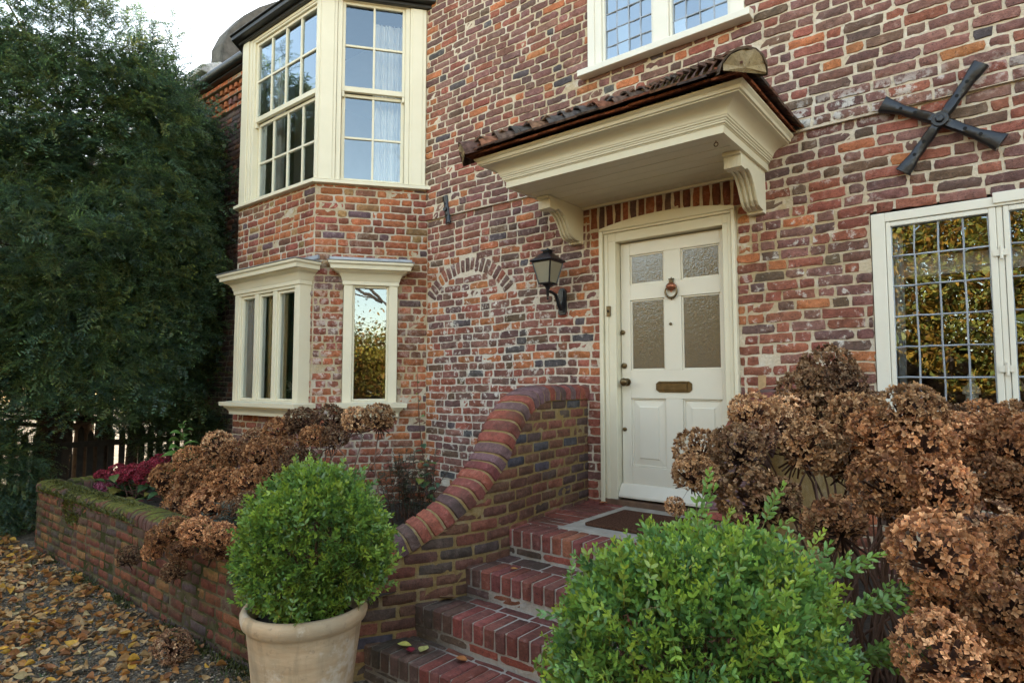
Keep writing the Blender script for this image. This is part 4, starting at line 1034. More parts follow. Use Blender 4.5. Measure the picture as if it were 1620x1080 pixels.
# moss cushions growing on the coping and down its face
rs = np.random.default_rng(5)
def tuft_field(n, pts, size, cols, name, parent=None, mat='leaf'):
    tv = np.array([(0, -.18, 0), (0, .18, 0), (.25, .12, .75), (.25, -.12, .75), (.55, 0, 1.)]); tf = np.array([(0, 1, 2), (0, 2, 3), (3, 2, 4)])
    d = rs.normal(0, .55, (len(pts), 3)); d[:, 2] = 0; d += 1e-6
    a = rs.uniform(0, 6.28, len(pts)); x = np.stack([np.cos(a), np.sin(a), 0*a], -1); R_ = flat_rot(x, .35, rs)
    ic = np.array(cols)[rs.integers(0, len(cols), len(pts))]*rs.uniform(.7, 1.3, (len(pts), 1))
    V, F, C = scatter(tv, tf, pts, R_, rs.uniform(.6, 1.4, len(pts))*size, np.ones((5, 3)), ic)
    return big_mesh(name, V, F, C, M[mat], parent)
us = []; 
for (c_, w, n) in ((-7.25, .25, 2200), (-6.75, .30, 3200), (-6.25, .35, 3600), (-5.75, .25, 2600), (-5.35, .18, 1500), (-4.2, .35, 1500), (-3.6, .2, 900)):
    u = rs.normal(c_, w*.7, n); dd = np.clip(rs.normal(-.06, .06, n), -.22, .03); us.append(np.stack([u, -2.36-dd-.008*np.sin(u*1.3), HZ+.106-((dd+.1075)/.13)**2*.06-.012], -1))
for (c_, w, z0, z1, n) in ((-6.55, .10, .36, .60, 2400), (-6.72, .05, .44, .60, 700)):
    u = rs.normal(c_, w, n); z = z1-(z1-z0)*rs.random(n)**1.6; us.append(np.stack([u, np.full(n, -2.362)-.008*np.sin(u*1.3), z], -1))
pts = np.concatenate(us); pts = pts[(pts[:, 0] > -7.55) & (pts[:, 0] < -3.1)]
tag(tuft_field(0, pts, .020, [(.10, .105, .015), (.075, .085, .015), (.14, .13, .02), (.05, .06, .015)], 'moss', pl), kind='stuff')
# soil in both beds
def soil(name, x0, x1, y0, y1, z):
    m = MB(); nx, ny = int((x1-x0)/.08), int((y1-y0)/.08); X, Y = np.meshgrid(np.linspace(x0, x1, nx), np.linspace(y0, y1, ny), indexing='ij')
    Z = z+rng.normal(0, .008, X.shape)+.02*np.sin(X*5)*np.cos(Y*6)
    m.add(np.stack([X, Y, Z], -1), [(i*ny+j, (i+1)*ny+j, (i+1)*ny+j+1, i*ny+j+1) for i in range(nx-1) for j in range(ny-1)]); return tag(m.build(name, M['soil'], smooth=180), kind='structure')
soil('soil', -7.37, -2.75, -2.15, -.02, .47); soil('soil', -1.13, 3.4, -2.15, -.02, .47)

# ================================================================== GROUND
m = MB(); m.add([(-70, -70, 0), (70, -70, 0), (70, 70, 0), (-70, 70, 0)], [(0, 1, 2, 3)]); tag(m.build('gravel_ground', M['gravel']), kind='structure')
rs = np.random.default_rng(8)
n = 34000
xy = np.stack([rs.uniform(-9.2, -2.3, n), -2.40-rs.random(n)**1.2*1.9], -1)
tv = np.array([(1, 0, 0), (-1, 0, 0), (0, .75, 0), (0, -.75, 0), (0, 0, .6), (.5, .5, .25), (-.5, .45, .3), (-.5, -.5, .2), (.5, -.45, .3)]); 
tf = np.array([(0, 5, 4), (5, 2, 4), (2, 6, 4), (6, 1, 4), (1, 7, 4), (7, 3, 4), (3, 8, 4), (8, 0, 4)])
a = rs.uniform(0, 6.28, n); x = np.stack([np.cos(a), np.sin(a), 0*a], -1)
ic = np.array([(.17, .125, .075), (.085, .063, .04), (.29, .225, .145), (.125, .105, .08), (.40, .33, .24), (.19, .125, .06)])[rs.choice(6, n, p=[.3, .3, .13, .15, .05, .07])]*rs.uniform(.7, 1.25, (n, 1))
V, F, C = scatter(tv, tf, np.concatenate([xy, np.full((n, 1), .0)+rs.uniform(0, .006, (n, 1))], 1), flat_rot(x, .25, rs), rs.uniform(.0045, .0125, n)*np.where(rs.random(n) < .06, 1.6, 1), np.ones((9, 3)), ic)
tag(big_mesh('gravel_stones', V, F, C, M['pebble']), 'loose grey and brown gravel stones covering the drive', 'gravel', kind='stuff')
# fallen leaves: curled, pointed ovals
def leaf_template(curl=.35, cup=.5, wide=.32, nseg=6):
    vs = []; 
    for i in range(nseg+1):
        t_ = i/nseg; w = wide*math.sin(math.pi*min(1, t_**.85))*(1 if t_ < .97 else .2); z = curl*(t_-.5)**2
        for s in (-1, -.5, 0, .5, 1): vs.append((t_-.5, s*w, z+cup*abs(s)**1.5*w))
    fs = [(i*5+j, (i+1)*5+j, (i+1)*5+j+1, i*5+j+1) for i in range(nseg) for j in range(4)]
    return np.array(vs), np.array(fs)
VV, FF, CC = [], [], []; off = 0
for (cu, cp, wd) in ((.3, .5, .33), (.9, .9, .30), (-.5, .3, .36), (.5, -.4, .3), (.1, 1.4, .34)):
    tv, tf = leaf_template(cu, cp, wd); n = 1650
    x0 = -9.2+rs.random(n)*6.6; y0 = -2.42-rs.random(n)*2.1
    k = rs.random(n) < np.clip(.38+.32*(-2.5-y0)+.14*(-x0-4), .16, 1); x0, y0 = x0[k], y0[k]; n = len(x0)
    a = rs.uniform(0, 6.28, n); x = np.stack([np.cos(a), np.sin(a), rs.normal(0, .25, n)], -1)
    ic = np.array([(.38, .18, .05), (.42, .27, .12), (.28, .12, .045), (.50, .28, .04), (.38, .22, .09), (.50, .38, .18)])[rs.choice(6, n, p=[.27, .25, .22, .08, .12, .06])]*rs.uniform(.65, 1.2, (n, 1))
    V, F, C = scatter(tv, tf, np.stack([x0, y0, np.full(n, .016)+rs.uniform(0, .022, n)], -1), flat_rot(x, .35, rs), rs.uniform(.032, .080, n), np.ones((len(tv), 3)), ic)
    VV.append(V); FF.append(F+off); CC.append(C); off += len(V)
tag(big_mesh('fallen_leaves', np.concatenate(VV), np.concatenate(FF), np.concatenate(CC), M['dead_leaf'], smooth=True), 'orange and tan fallen autumn leaves strewn over the gravel', 'leaves', kind='stuff')
n = 4200; u = rs.uniform(-7.5, -3.1, n); keep = (np.sin(u*7)+np.sin(u*3.1+1)+rs.normal(0, .5, n)) > -.1; u = u[keep]
pts = np.stack([u, -2.375-np.abs(rs.normal(0, .045, len(u))), np.maximum(0, rs.normal(.0, .018, len(u)))], -1)
o = tuft_field(0, pts, .020, [(.055, .07, .015), (.09, .10, .02), (.04, .05, .015)], 'moss_strip'); tag(o, 'green moss growing in the gravel along the foot of the planter wall', 'moss', kind='stuff')
n = 1500; pts = np.stack([rs.uniform(-7.5, -3.4, n), -2.45-rs.random(n)*1.0, np.zeros(n)], -1); k = (np.sin(pts[:, 0]*5.3)+np.sin(pts[:, 1]*9+pts[:, 0]*2)) > .7
tag(tuft_field(0, pts[k], .022, [(.05, .075, .02), (.08, .10, .03)], 'weeds'), 'tiny green weeds sprouting between the gravel stones', 'weeds', kind='stuff')
# a few leaves lying on the steps
def single_leaf(loc, ang, size, col, label):
    tv, tf = leaf_template(.4, .5, .33); m = MB(); m.add(tv*size, tf.tolist(), 0, col); o = m.build('fallen_leaf', M['dead_leaf'], None, smooth=180, loc=loc); o.rotation_euler = (0, 0, ang); tag(o, label, 'leaf')
single_leaf((-2.62, -1.93, .205), .4, .085, (.45, .42, .10), 'yellow green leaf lying at the left end of the lowest step')
single_leaf((-2.50, -1.90, .205), 1.9, .085, (.42, .40, .14), 'pale yellow leaf lying beside the dark red leaf on the lowest step')
single_leaf((-2.55, -1.95, .205), 2.6, .07, (.20, .02, .03), 'dark red leaf lying between two yellow leaves on the lowest step')
single_leaf((-2.26, -1.86, .205), .1, .075, (.36, .14, .04), 'orange leaf lying on the lowest step against the second riser')
single_leaf((-2.60, -1.62, .38), .8, .10, (.16, .09, .045), 'curled brown leaf lying at the dark left end of the second step')
single_leaf((-2.30, -1.38, .545), .5, .045, (.40, .19, .05), 'small orange leaf lying on the third step')
single_leaf((-2.46, -.09, .712), 1.2, .075, (.35, .13, .05), 'orange leaf in the corner of the landing by the parapet')

# ================================================================== POTS AND BOX BUSHES
def pot(c, label, r=.285, h=.60):
    root = empty('terracotta_pot', c, label, 'pot'); m = MB(); s = r/.285
    prof = [(.001, .0), (.175, .0), (.188, .012), (.205, .12), (.222, .25), (.240, .38), (.255, .48), (.262, .525), (.270, .535), (.283, .545), (.289, .562), (.289, .582), (.280, .597), (.262, .600), (.250, .590), (.243, .555), (.236, .50)]
    lathe(m, [(a*s, z*h/.6) for a, z in prof], c, 72, wob=.006); m.build('pot_body', M['terracotta'], root, smooth=60)
    m = MB(); lathe(m, [(.001, .545*h/.6), (.12*s, .548*h/.6), (.238*s, .535*h/.6), (.20*s, .51*h/.6)], c, 40, wob=.01); 
    o = m.build('potting_soil', M['soil'], root, smooth=60); return root
POT1 = (-2.45, -2.655, 0.); POT2 = (-.70, -2.66, 0.)
pot(POT1, 'pale terracotta pot holding the round box bush at the corner of the steps', .262, .665)
pot(POT2, 'terracotta pot under the large near box bush, mostly below the picture', .30, .56)
LEAF_V = np.array([(0, 0, 0), (.30, .20, .07), (.72, .19, .06), (1, 0, 0), (.72, -.19, .06), (.30, -.20, .07), (.52, 0, 0)]); LEAF_F = np.array([(0, 6, 1), (1, 6, 2), (2, 6, 3), (3, 6, 4), (4, 6, 5), (5, 6, 0)])
def Rz(a): c, s = math.cos(a), math.sin(a); return np.array([[c, -s, 0], [s, c, 0], [0, 0, 1]])
def Rx(a): c, s = math.cos(a), math.sin(a); return np.array([[1, 0, 0], [0, c, -s], [0, s, c]])
def Ry(a): c, s = math.cos(a), math.sin(a); return np.array([[c, 0, s], [0, 1, 0], [-s, 0, c]])
def sprig_template(rs, npair=7, leaf=.25, tip=(1.5, 1.35, .9)):
    V, F, C = [], [], []; off = 0
    for i in range(npair):
        t_ = .12+.86*i/(npair-1)
        for s in (0, 1):
            Rm = Rx(math.pi/2*(i % 2)+math.pi*s+rs.normal(0, .25))@Rz(R(62-30*t_+rs.normal(0, 8)))
            sc = leaf*(1.0-.35*max(0, t_-.8)/.2)*rs.uniform(.85, 1.1)
            V.append((LEAF_V*sc)@Rm.T+np.array([t_, .03*math.sin(t_*4), 0])); F.append(LEAF_F+off); off += 7
            k = max(0, (t_-.45)/.55)**1.3; C.append(np.tile(1+(np.array(tip)-1)*k, (7, 1))*rs.uniform(.85, 1.15))
    V.append(np.array([(0, -.012, 0), (0, .012, 0), (1, 0, 0), (0, 0, .012), (0, 0, -.012), (1, 0, .004)])); F.append(np.array([(0, 1, 2), (3, 4, 5)])+off); C.append(np.tile((1.6, .8, .6), (6, 1)))
    return np.concatenate(V), np.concatenate(F), np.concatenate(C)
def box_bush(name, c, rad, n, seed, label, slen, base_cols, spikes, spike_dirs=()):
    rs = np.random.default_rng(seed); root = empty(name, (c[0], c[1], c[2]-rad[2]*.95), label, 'box bush'); VV, FF, CC = [], [], []; off = 0
    temps = [sprig_template(rs) for _ in range(5)]
    lump_d = rs.normal(size=(40, 3)); lump_d /= np.linalg.norm(lump_d, axis=1, keepdims=True); lump_a = rs.uniform(-.22, .14, 40)
    for k, (tv, tf, tc) in enumerate(temps):
        m_ = n//5; d = rs.normal(size=(m_, 3)); d /= np.linalg.norm(d, axis=1, keepdims=True); d = d[d[:, 2] > -.93]; m_ = len(d)
        lump = 1+(np.exp(-((1-d@lump_d.T)/.05))*lump_a).sum(1)
        rr = (1-np.abs(rs.normal(0, .13, m_)))*lump; spike = rs.random(m_) < spikes; rr = np.where(spike, rr+.05+rs.random(m_)*.08, rr)
        p = np.array(c)+d*rr[:, None]*np.array(rad); dirs = d*.9+rs.normal(0, .42, (m_, 3))+np.array([0, 0, .45])
        s = slen*rs.uniform(.7, 1.25, m_); p = p-dirs/np.linalg.norm(dirs, axis=1, keepdims=True)*s[:, None]*.8
        ic = np.array(base_cols)[rs.integers(0, len(base_cols), m_)]*rs.uniform(.75, 1.25, (m_, 1))
        V, F, C = scatter(tv, tf, p, rand_rot(m_, dirs, rs), s, tc, ic); VV.append(V); FF.append(F+off); CC.append(C); off += len(V)
    for (q, dr, num) in spike_dirs:    # long shoots that stick out of the outline
        tv, tf, tc = temps[0]; m_ = num; q = np.array(q); dr = np.array(dr)/np.linalg.norm(dr)
        p = q+dr*np.linspace(0, .16, m_)[:, None]; dirs = np.tile(dr, (m_, 1))+rs.normal(0, .28, (m_, 3)); V, F, C = scatter(tv, tf, p, rand_rot(m_, dirs, rs), np.full(m_, slen*1.1), tc, np.tile(base_cols[0], (m_, 1))*1.05); VV.append(V); FF.append(F+off); CC.append(C); off += len(V)
    big_mesh('foliage', np.concatenate(VV), np.concatenate(FF), np.concatenate(CC), M['box_leaf'], root)
    b = MB(); base = Vector((c[0], c[1], c[2]-rad[2]*.98))
    for i in range(70):
        d = Vector(rs.normal(size=3)).normalized(); d.z = abs(d.z)*.9-.25; e_ = Vector(c)+Vector((d.x*rad[0], d.y*rad[1], d.z*rad[2]))*.86; mid = base.lerp(e_, .5)+Vector(rs.normal(0, .03, 3)); mid.z -= .02
        tube(b, [base+Vector(rs.normal(0, .02, 3)), mid, e_], [.008, .005, .002], 5)
    b.build('branches', M['twig'], root)
BC1 = [(0.13, 0.232, 0.048), (0.103, 0.197, 0.048), (0.087, 0.174, 0.053), (0.163, 0.261, 0.044), (0.196, 0.284, 0.048)]
BC2 = [(0.143, 0.264, 0.061), (0.108, 0.226, 0.063), (0.091, 0.196, 0.069), (0.182, 0.3, 0.057), (0.228, 0.324, 0.057)]
box_bush('box_bush', (-2.435, -2.635, .935), (.345, .345, .335), 2500, 61, 'clipped round green box bush growing in the pale pot', .10, BC1, .13)
box_bush('box_bush', (-.72, -2.55, .84), (.40, .40, .41), 3300, 62, 'large loose bright green box bush close by on the right with shoots sticking out', .095, BC2, .14,
         [((-.42, -2.30, .97), (.75, .5, .35), 12), ((-.40, -2.28, .86), (.9, .55, .12), 14), ((-.62, -2.42, 1.09), (.3, .2, .8), 6), ((-.72, -2.52, 1.11), (.05, .1, 1), 5), ((-.50, -2.36, 1.02), (.6, .4, .5), 8)])

# ================================================================== HYDRANGEAS
rs = np.random.default_rng(71)
PET_V = np.array([(0, 0, 0), (.55, .34, .16), (1, .06, .10), (.55, -.34, .16), (.5, 0, .02)]); PET_F = np.array([(0, 4, 1), (1, 4, 2), (2, 4, 3), (3, 4, 0)])
def floret_template(rs, crumple=.5):
    V, F = [], []
    for k in range(4):
        Rm = Rz(math.pi/2*k+rs.normal(0, .15))@Ry(R(-rs.uniform(5, 70)*crumple))@Rx(rs.normal(0, .5*crumple)); V.append((PET_V*rs.uniform(.8, 1.15))@Rm.T); F.append(PET_F+5*k)
    return np.concatenate(V), np.concatenate(F)
def head_mesh(name, seed, n, cols, psize, squash=.82, mat='petal'):
    rs = np.random.default_rng(seed); VV, FF, CC = [], [], []; off = 0
    ld = rs.normal(size=(9, 3)); ld /= np.linalg.norm(ld, axis=1, keepdims=True); la = rs.uniform(-.08, .10, 9)
    for k in range(5):
        tv, tf = floret_template(rs, .8); m_ = n//5; d = rs.normal(size=(m_, 3)); d /= np.linalg.norm(d, axis=1, keepdims=True); d = d[d[:, 2] > -.75-.15*rs.random(m_)]; m_ = len(d)
        rr = (1+(np.exp(-((1-d@ld.T)/.10))*la).sum(1))*rs.uniform(.84, 1.02, m_)
        p = d*rr[:, None]*np.array([1, 1, squash])-np.array([0, 0, 0])
        nrm = d+rs.normal(0, .38, (m_, 3)); z = nrm/np.linalg.norm(nrm, axis=1, keepdims=True); q = rs.normal(size=(m_, 3)); x = np.cross(q, z); x /= np.linalg.norm(x, axis=1, keepdims=True); Rm = np.stack([x, np.cross(z, x), z], -1)
        ic = np.array(cols)[rs.integers(0, len(cols), m_)]*rs.uniform(.6, 1.4, (m_, 1)); V, F, C = scatter(tv, tf, p, Rm, psize*rs.uniform(.8, 1.25, m_), np.tile(np.array([.62, 1.1, 1.35, 1.1, .85])[:, None], (4, 3))*rs.uniform(.75, 1.3, (4, 1, 1)).repeat(5, 1).reshape(20, 1), ic)
        VV.append(V); FF.append(F+off); CC.append(C); off += len(V)
    # the dry flower stalks that fill the middle
    cv = []; m_ = 60
    d = rs.normal(size=(m_, 3)); d /= np.linalg.norm(d, axis=1, keepdims=True); 
    tv = np.array([(0, -.05, 0), (0, .05, 0), (.85, .03, 0), (.85, -.03, 0)]); V, F, C = scatter(tv, np.array([(0, 1, 2), (0, 2, 3)]), np.zeros((m_, 3))-np.array([0, 0, .5]), rand_rot(m_, d+np.array([0, 0, .6]), rs), np.ones(m_), np.ones((4, 3)), np.tile((.06, .03, .02), (m_, 1)))
    VV.append(V); FF.append(F+off); CC.append(C)
    V, F, C = np.concatenate(VV), np.concatenate(FF), np.concatenate(CC)
    # inner mass of older florets
    o = big_mesh(name, V, F, C, M[mat]); me = o.data; WORLD.pop(o.name, None); bpy.data.objects.remove(o); return me
TAN = [(0.47, 0.272, 0.136), (0.346, 0.186, 0.092), (0.581, 0.371, 0.21), (0.224, 0.11, 0.057), (0.514, 0.306, 0.157)]
RUST = [(0.429, 0.207, 0.092), (0.336, 0.153, 0.07), (0.521, 0.284, 0.138), (0.22, 0.098, 0.049), (0.464, 0.24, 0.113)]
DARK = [(0.237, 0.125, 0.069), (0.156, 0.08, 0.048), (0.325, 0.188, 0.106), (0.4, 0.263, 0.156)]
heads_tan = [head_mesh('flower_head', 80+i, 430, TAN, .15) for i in range(3)]; heads_rust = [head_mesh('flower_head', 90+i, 430, RUST, .15) for i in range(3)]; heads_dark = [head_mesh('flower_head', 95+i, 400, DARK, .145) for i in range(2)]
def hydrangea(name, base, heads, label, group=None, stem_extra=()):
    root = empty(name, base, label, 'hydrangea', group); st = MB(); B = Vector(base)
    for (px, py, rp, dep, kind) in heads:
        dp = dep+rs.uniform(-.10, .10); p = at(px, py, dp)
        if px < 420 and py > 826:      # heads that hang over the front of the planter wall
            t_ = (-2.50-rs.uniform(0, .05)-EYE.y)/(p.y-EYE.y); p = EYE+(p-EYE)*t_; dp *= t_; dep = dp
        r = rp*dep/FPX
        me = (heads_tan, heads_rust, heads_dark)[kind][rs.integers(0, len((heads_tan, heads_rust, heads_dark)[kind]))]
        o = bpy.data.objects.new('flower_head', me); link(o, root, tuple(p-B)); k_ = .82 if px > 1230 else .88; k_ = (.78 if px < 700 else k_)*rs.uniform(.9, 1.1); o.scale = (r*k_, r*k_, r*k_*rs.uniform(.92, 1.12)); out = (p-B); o.rotation_euler = (rs.normal(0, .3), rs.normal(0, .3)+.0, rs.uniform(0, 6.28))
        b0 = B+Vector((rs.normal(0, .10), rs.normal(0, .08), 0)); 
        hz_ = p-B; mid = b0+Vector((hz_.x*.45, hz_.y*.45, max(hz_.z, .15)*.72))+Vector(rs.normal(0, .03, 3)); end = p-Vector((hz_.x, hz_.y, 0)).normalized()*r*.25-Vector((0, 0, r*.6))
        tube(st, [b0, b0.lerp(mid, .5)+Vector(rs.normal(0, .015, 3)), mid, mid.lerp(end, .55)+Vector((0, 0, .02)), end], [.007, .006, .005, .004, .0035], 6)
    for q in range(26):
        b0 = B+Vector((rs.normal(0, .2), rs.normal(0, .15), 0)); e_ = b0+Vector((rs.normal(0, .25), rs.normal(0, .2), rs.uniform(.3, .8))); tube(st, [b0, b0.lerp(e_, .5)+Vector(rs.normal(0, .03, 3)), e_], [.006, .005, .002], 5)
    for pts, rr in stem_extra: tube(st, [at(*q) for q in pts], rr, 6)
    st.build('stems', M['twig'], root, smooth=60)
T_, R_2, D_ = 0, 1, 2
HL = [(600, 660, 30, 4.55, T_), (563, 664, 28, 4.6, T_), (522, 664, 34, 4.75, D_), (478, 668, 32, 4.95, D_), (440, 682, 32, 5.1, R_2), (498, 690, 30, 4.7, R_2), (402, 694, 30, 5.3, D_), (345, 702, 30, 5.5, T_),
      (372, 718, 28, 5.2, R_2), (415, 722, 38, 4.9, R_2), (455, 715, 36, 4.7, R_2), (302, 726, 34, 5.5, R_2), (264, 760, 34, 5.5, R_2), (310, 758, 38, 5.2, R_2), (352, 766, 40, 4.9, R_2), (396, 762, 36, 4.7, R_2), (432, 752, 34, 4.55, R_2),
      (330, 800, 42, 4.75, R_2), (374, 806, 38, 4.5, R_2), (290, 800, 36, 4.95, R_2), (276, 836, 30, 4.75, R_2), (312, 840, 36, 4.55, R_2), (350, 846, 34, 4.4, R_2), (395, 800, 32, 4.4, D_), (252, 850, 24, 4.85, R_2), (284, 872, 24, 4.6, R_2),
      (205, 879, 21, 4.75, D_), (275, 902, 23, 4.45, D_), (241, 872, 20, 4.72, R_2), (335, 740, 30, 5.3, R_2), (472, 735, 36, 4.5, D_), (530, 690, 26, 4.5, D_), (340, 868, 26, 4.4, R_2), (300, 775, 34, 5.3, D_)]
hydrangea('dried_hydrangea', (-4.05, -1.65, .46), HL, 'sprawling brown dried hydrangea spilling over the mossy planter under the bay', None,
          [([(560, 775, 4.3), (545, 720, 4.35), (520, 690, 4.5)], [.006, .005, .004]), ([(600, 790, 4.2), (592, 730, 4.3), (598, 690, 4.5)], [.006, .005, .004]), ([(580, 790, 4.2), (560, 740, 4.3), (575, 690, 4.55)], [.006, .005, .004])])
HR = [(1308, 590, 50, 2.9, T_), (1272, 622, 52, 2.8, T_), (1330, 612, 44, 2.85, D_), (1190, 655, 40, 2.6, T_), (1222, 662, 36, 2.65, T_), (1240, 655, 46, 2.75, T_), (1292, 662, 56, 2.7, T_), (1350, 660, 50, 2.65, T_), (1105, 712, 42, 2.4, T_), (1098, 748, 40, 2.35, T_), (1165, 708, 46, 2.4, T_), (1198, 690, 36, 2.5, D_), (1128, 760, 34, 2.45, D_),
      (1185, 788, 58, 2.2, T_), (1226, 790, 44, 2.25, T_), (1285, 705, 60, 2.4, T_), (1340, 722, 50, 2.35, T_), (1442, 648, 60, 2.2, T_), (1490, 668, 46, 2.4, D_), (1560, 676, 52, 2.4, R_2), (1604, 668, 46, 2.5, T_), (1392, 690, 62, 2.25, R_2), (1452, 702, 60, 2.2, R_2), (1522, 695, 62, 2.2, R_2), (1590, 705, 60, 2.15, R_2),
      (1318, 828, 60, 1.95, R_2), (1400, 762, 66, 2.0, R_2), (1480, 770, 70, 2.0, R_2), (1560, 765, 70, 2.0, R_2), (1615, 785, 56, 2.0, R_2), (1430, 800, 50, 2.1, D_), (1482, 872, 74, 1.75, R_2), (1550, 835, 60, 1.9, D_), (1606, 855, 62, 1.8, R_2), (1500, 955, 72, 1.68, R_2), (1592, 962, 72, 1.65, R_2), (1482, 1030, 72, 1.6, R_2), (1565, 1055, 72, 1.6, R_2), (1640, 1040, 70, 1.6, R_2), (1640, 900, 70, 1.8, T_), (1650, 700, 60, 2.2, R_2), (1370, 640, 30, 2.8, D_), (1068, 800, 18, 2.5, T_)]
hydrangea('dried_hydrangea', (-.42, -1.55, .46), HR, 'big rust brown dried hydrangea in front of the leaded window at the right',  None,
          [([(1300, 1010, 2.1), (1345, 940, 2.1), (1395, 830, 2.1)], [.006, .005, .004]), ([(1420, 1000, 2.0), (1380, 900, 2.0), (1345, 800, 2.1)], [.006, .005, .004]), ([(1330, 1020, 2.05), (1310, 930, 2.1), (1290, 760, 2.3)], [.006, .005, .004]), ([(1245, 770, 2.5), (1258, 720, 2.5), (1236, 670, 2.6)], [.004, .004, .003])])
o = bpy.data.objects.new('fallen_flower_head', heads_dark[0]); p = at(275, 1022, 4.0); gz = onz = EYE+(p-EYE)*((.085-EYE.z)/(p.z-EYE.z)); link(o, None, tuple(gz)); o.scale = (.105, .105, .10); o.rotation_euler = (.5, .4, 1); tag(o, 'single brown dried flower head lying on the leafy gravel by the planter', 'flower head')

t = empty('flower_vase', (-5.60, BAYF+.0, 1.452), 'small vase of white flowers standing at the bottom of the right oriel light', 'vase')
m = MB(); lathe(m, [(.001, 0), (.03, .0), (.04, .03), (.03, .07), (.022, .085), (.026, .09)], (-5.60, BAYF+.0, 1.452), 16); m.build('vase_body', M['lampglass'], t, smooth=60)
o = bpy.data.objects.new('white_flowers', head_mesh('white_flowers', 130, 160, [(.75, .72, .62), (.65, .62, .5), (.7, .7, .6)], .24, .7, 'leaf')); link(o, t, (0, 0, .135)); o.scale = (.07, .045, .07)
# red hydrangea with green leaves at the far end of the planter
def leaf_cluster(root, specs, mat, cols, name='leaves', tmpl=None, smooth=True, seed=0):
    rs = np.random.default_rng(seed); tv, tf = tmpl or leaf_template(-.5, .35, .34); P_, X_, S_ = [], [], []
    for p, x, s in specs: P_.append(tuple(p)); X_.append(tuple(x)); S_.append(s)
    n = len(P_); ic = np.array(cols)[rs.integers(0, len(cols), n)]*rs.uniform(.75, 1.25, (n, 1))
    V, F, C = scatter(tv+np.array([.5, 0, 0]), tf, np.array(P_), flat_rot(np.array(X_), .3, rs), np.array(S_), np.ones((len(tv), 3)), ic); return big_mesh(name, V, F, C, mat, root, None, smooth)
base = Vector((-6.75, -1.75, .46)); root = empty('red_hydrangea', base, 'red flowered hydrangea with green leaves at the far end of the planter', 'hydrangea')
REDS = [(.36, .03, .06), (.27, .022, .042), (.42, .06, .09), (.22, .02, .03)]; hm = head_mesh('flower_head', 120, 420, REDS, .15, .6, 'leaf'); hm2 = head_mesh('flower_head', 121, 420, [(.45, .10, .18), (.38, .07, .12), (.5, .2, .28)], .15, .6, 'leaf')
st = MB()
for (px, py, r, mm) in ((163, 752, .085, 0), (184, 746, .10, 0), (200, 752, .10, 0), (216, 744, .10, 0), (236, 738, .10, 0), (252, 729, .10, 0), (225, 757, .08, 0), (172, 768, .10, 1), (158, 766, .06, 1), (204, 781, .05, 0), (243, 748, .08, 0), (192, 764, .07, 0)):
    p = at(px, py, 6.3+rs.normal(0, .12)); o = bpy.data.objects.new('flower_head', hm2 if mm else hm); link(o, root, tuple(p-base)); o.scale = (r*.95,)*3; o.rotation_euler = (rs.normal(0, .3), rs.normal(0, .3), rs.uniform(0, 6)); tube(st, [base+Vector(rs.normal(0, .06, 3)), base.lerp(p, .6)+Vector((0, 0, -.03)), p], [.005, .004, .003], 5)
st.build('stems', M['twig'], root)
sp = []
for i in range(130):
    p = at(rs.uniform(160, 285), 0, 1); q = at(rs.uniform(160, 275), rs.uniform(760, 822), 6.2+rs.normal(0, .2)); a = rs.uniform(0, 6.28); sp.append((q, (math.cos(a), math.sin(a), rs.normal(-.15, .35)), rs.uniform(.09, .17)))
leaf_cluster(root, sp, M['leaf'], [(.05, .10, .035), (.07, .13, .03), (.09, .12, .035), (.20, .17, .04), (.16, .06, .05), (.045, .085, .04)], seed=3)

# young leafy plant
base = Vector(at(290, 745, 6.2)); base.z = .46; root = empty('young_leafy_plant', base, 'young plant with broad light green leaves standing before the dark yew', 'plant'); st = MB(); top = at(289, 668, 6.2); tube(st, [base, base.lerp(top, .5)+Vector((.02, 0, 0)), top], [.007, .005, .003], 6); st.build('stems', M['twig'], root)
sp = []
for i in range(20):
    t_ = .35+.65*i/19; a = i*2.4; p = base.lerp(top, t_); sp.append((p, (math.cos(a), math.sin(a), .25-.5*(1-t_)), .17*(1.15-.7*max(0, t_-.6)/.4)))
leaf_cluster(root, sp, M['leaf'], [(.11, .21, .045), (.14, .25, .06), (.09, .17, .04)], tmpl=leaf_template(-.7, .25, .36), seed=4)

# climber in the corner between bay and front wall
base = Vector((-3.75, -.55, .47)); root = empty('climbing_vine', base, 'thin climbing vine with yellow green leaves in the corner between bay and wall', 'climber'); st = MB(); sp = []
for path in ([(692, 800, 4.75), (680, 760, 4.85), (668, 715, 4.95), (663, 660, 5.0), (660, 590, 5.02)], [(690, 802, 4.7), (672, 770, 4.8), (655, 735, 4.9)], [(693, 800, 4.7), (690, 770, 4.75), (678, 730, 4.85)]):
    pts = [at(*q) for q in path]; tube(st, [base]+pts, [.005]*2+[.004]*(len(pts)-2)+[.002], 5)
    for a_, b_ in zip(pts[:-1], pts[1:]):
        for k in range(4): an = rs.uniform(0, 6.28); sp.append((a_.lerp(b_, rs.random()), (math.cos(an), math.sin(an)-.4, rs.normal(-.2, .4)), rs.uniform(.045, .085) if a_.z < 1.2 else rs.uniform(.02, .035)))
st.build('stems', M['twig'], root); leaf_cluster(root, sp, M['leaf'], [(.10, .17, .05), (.06, .12, .06), (.22, .24, .05), (.05, .10, .05)], tmpl=leaf_template(-.4, .3, .42), seed=5)

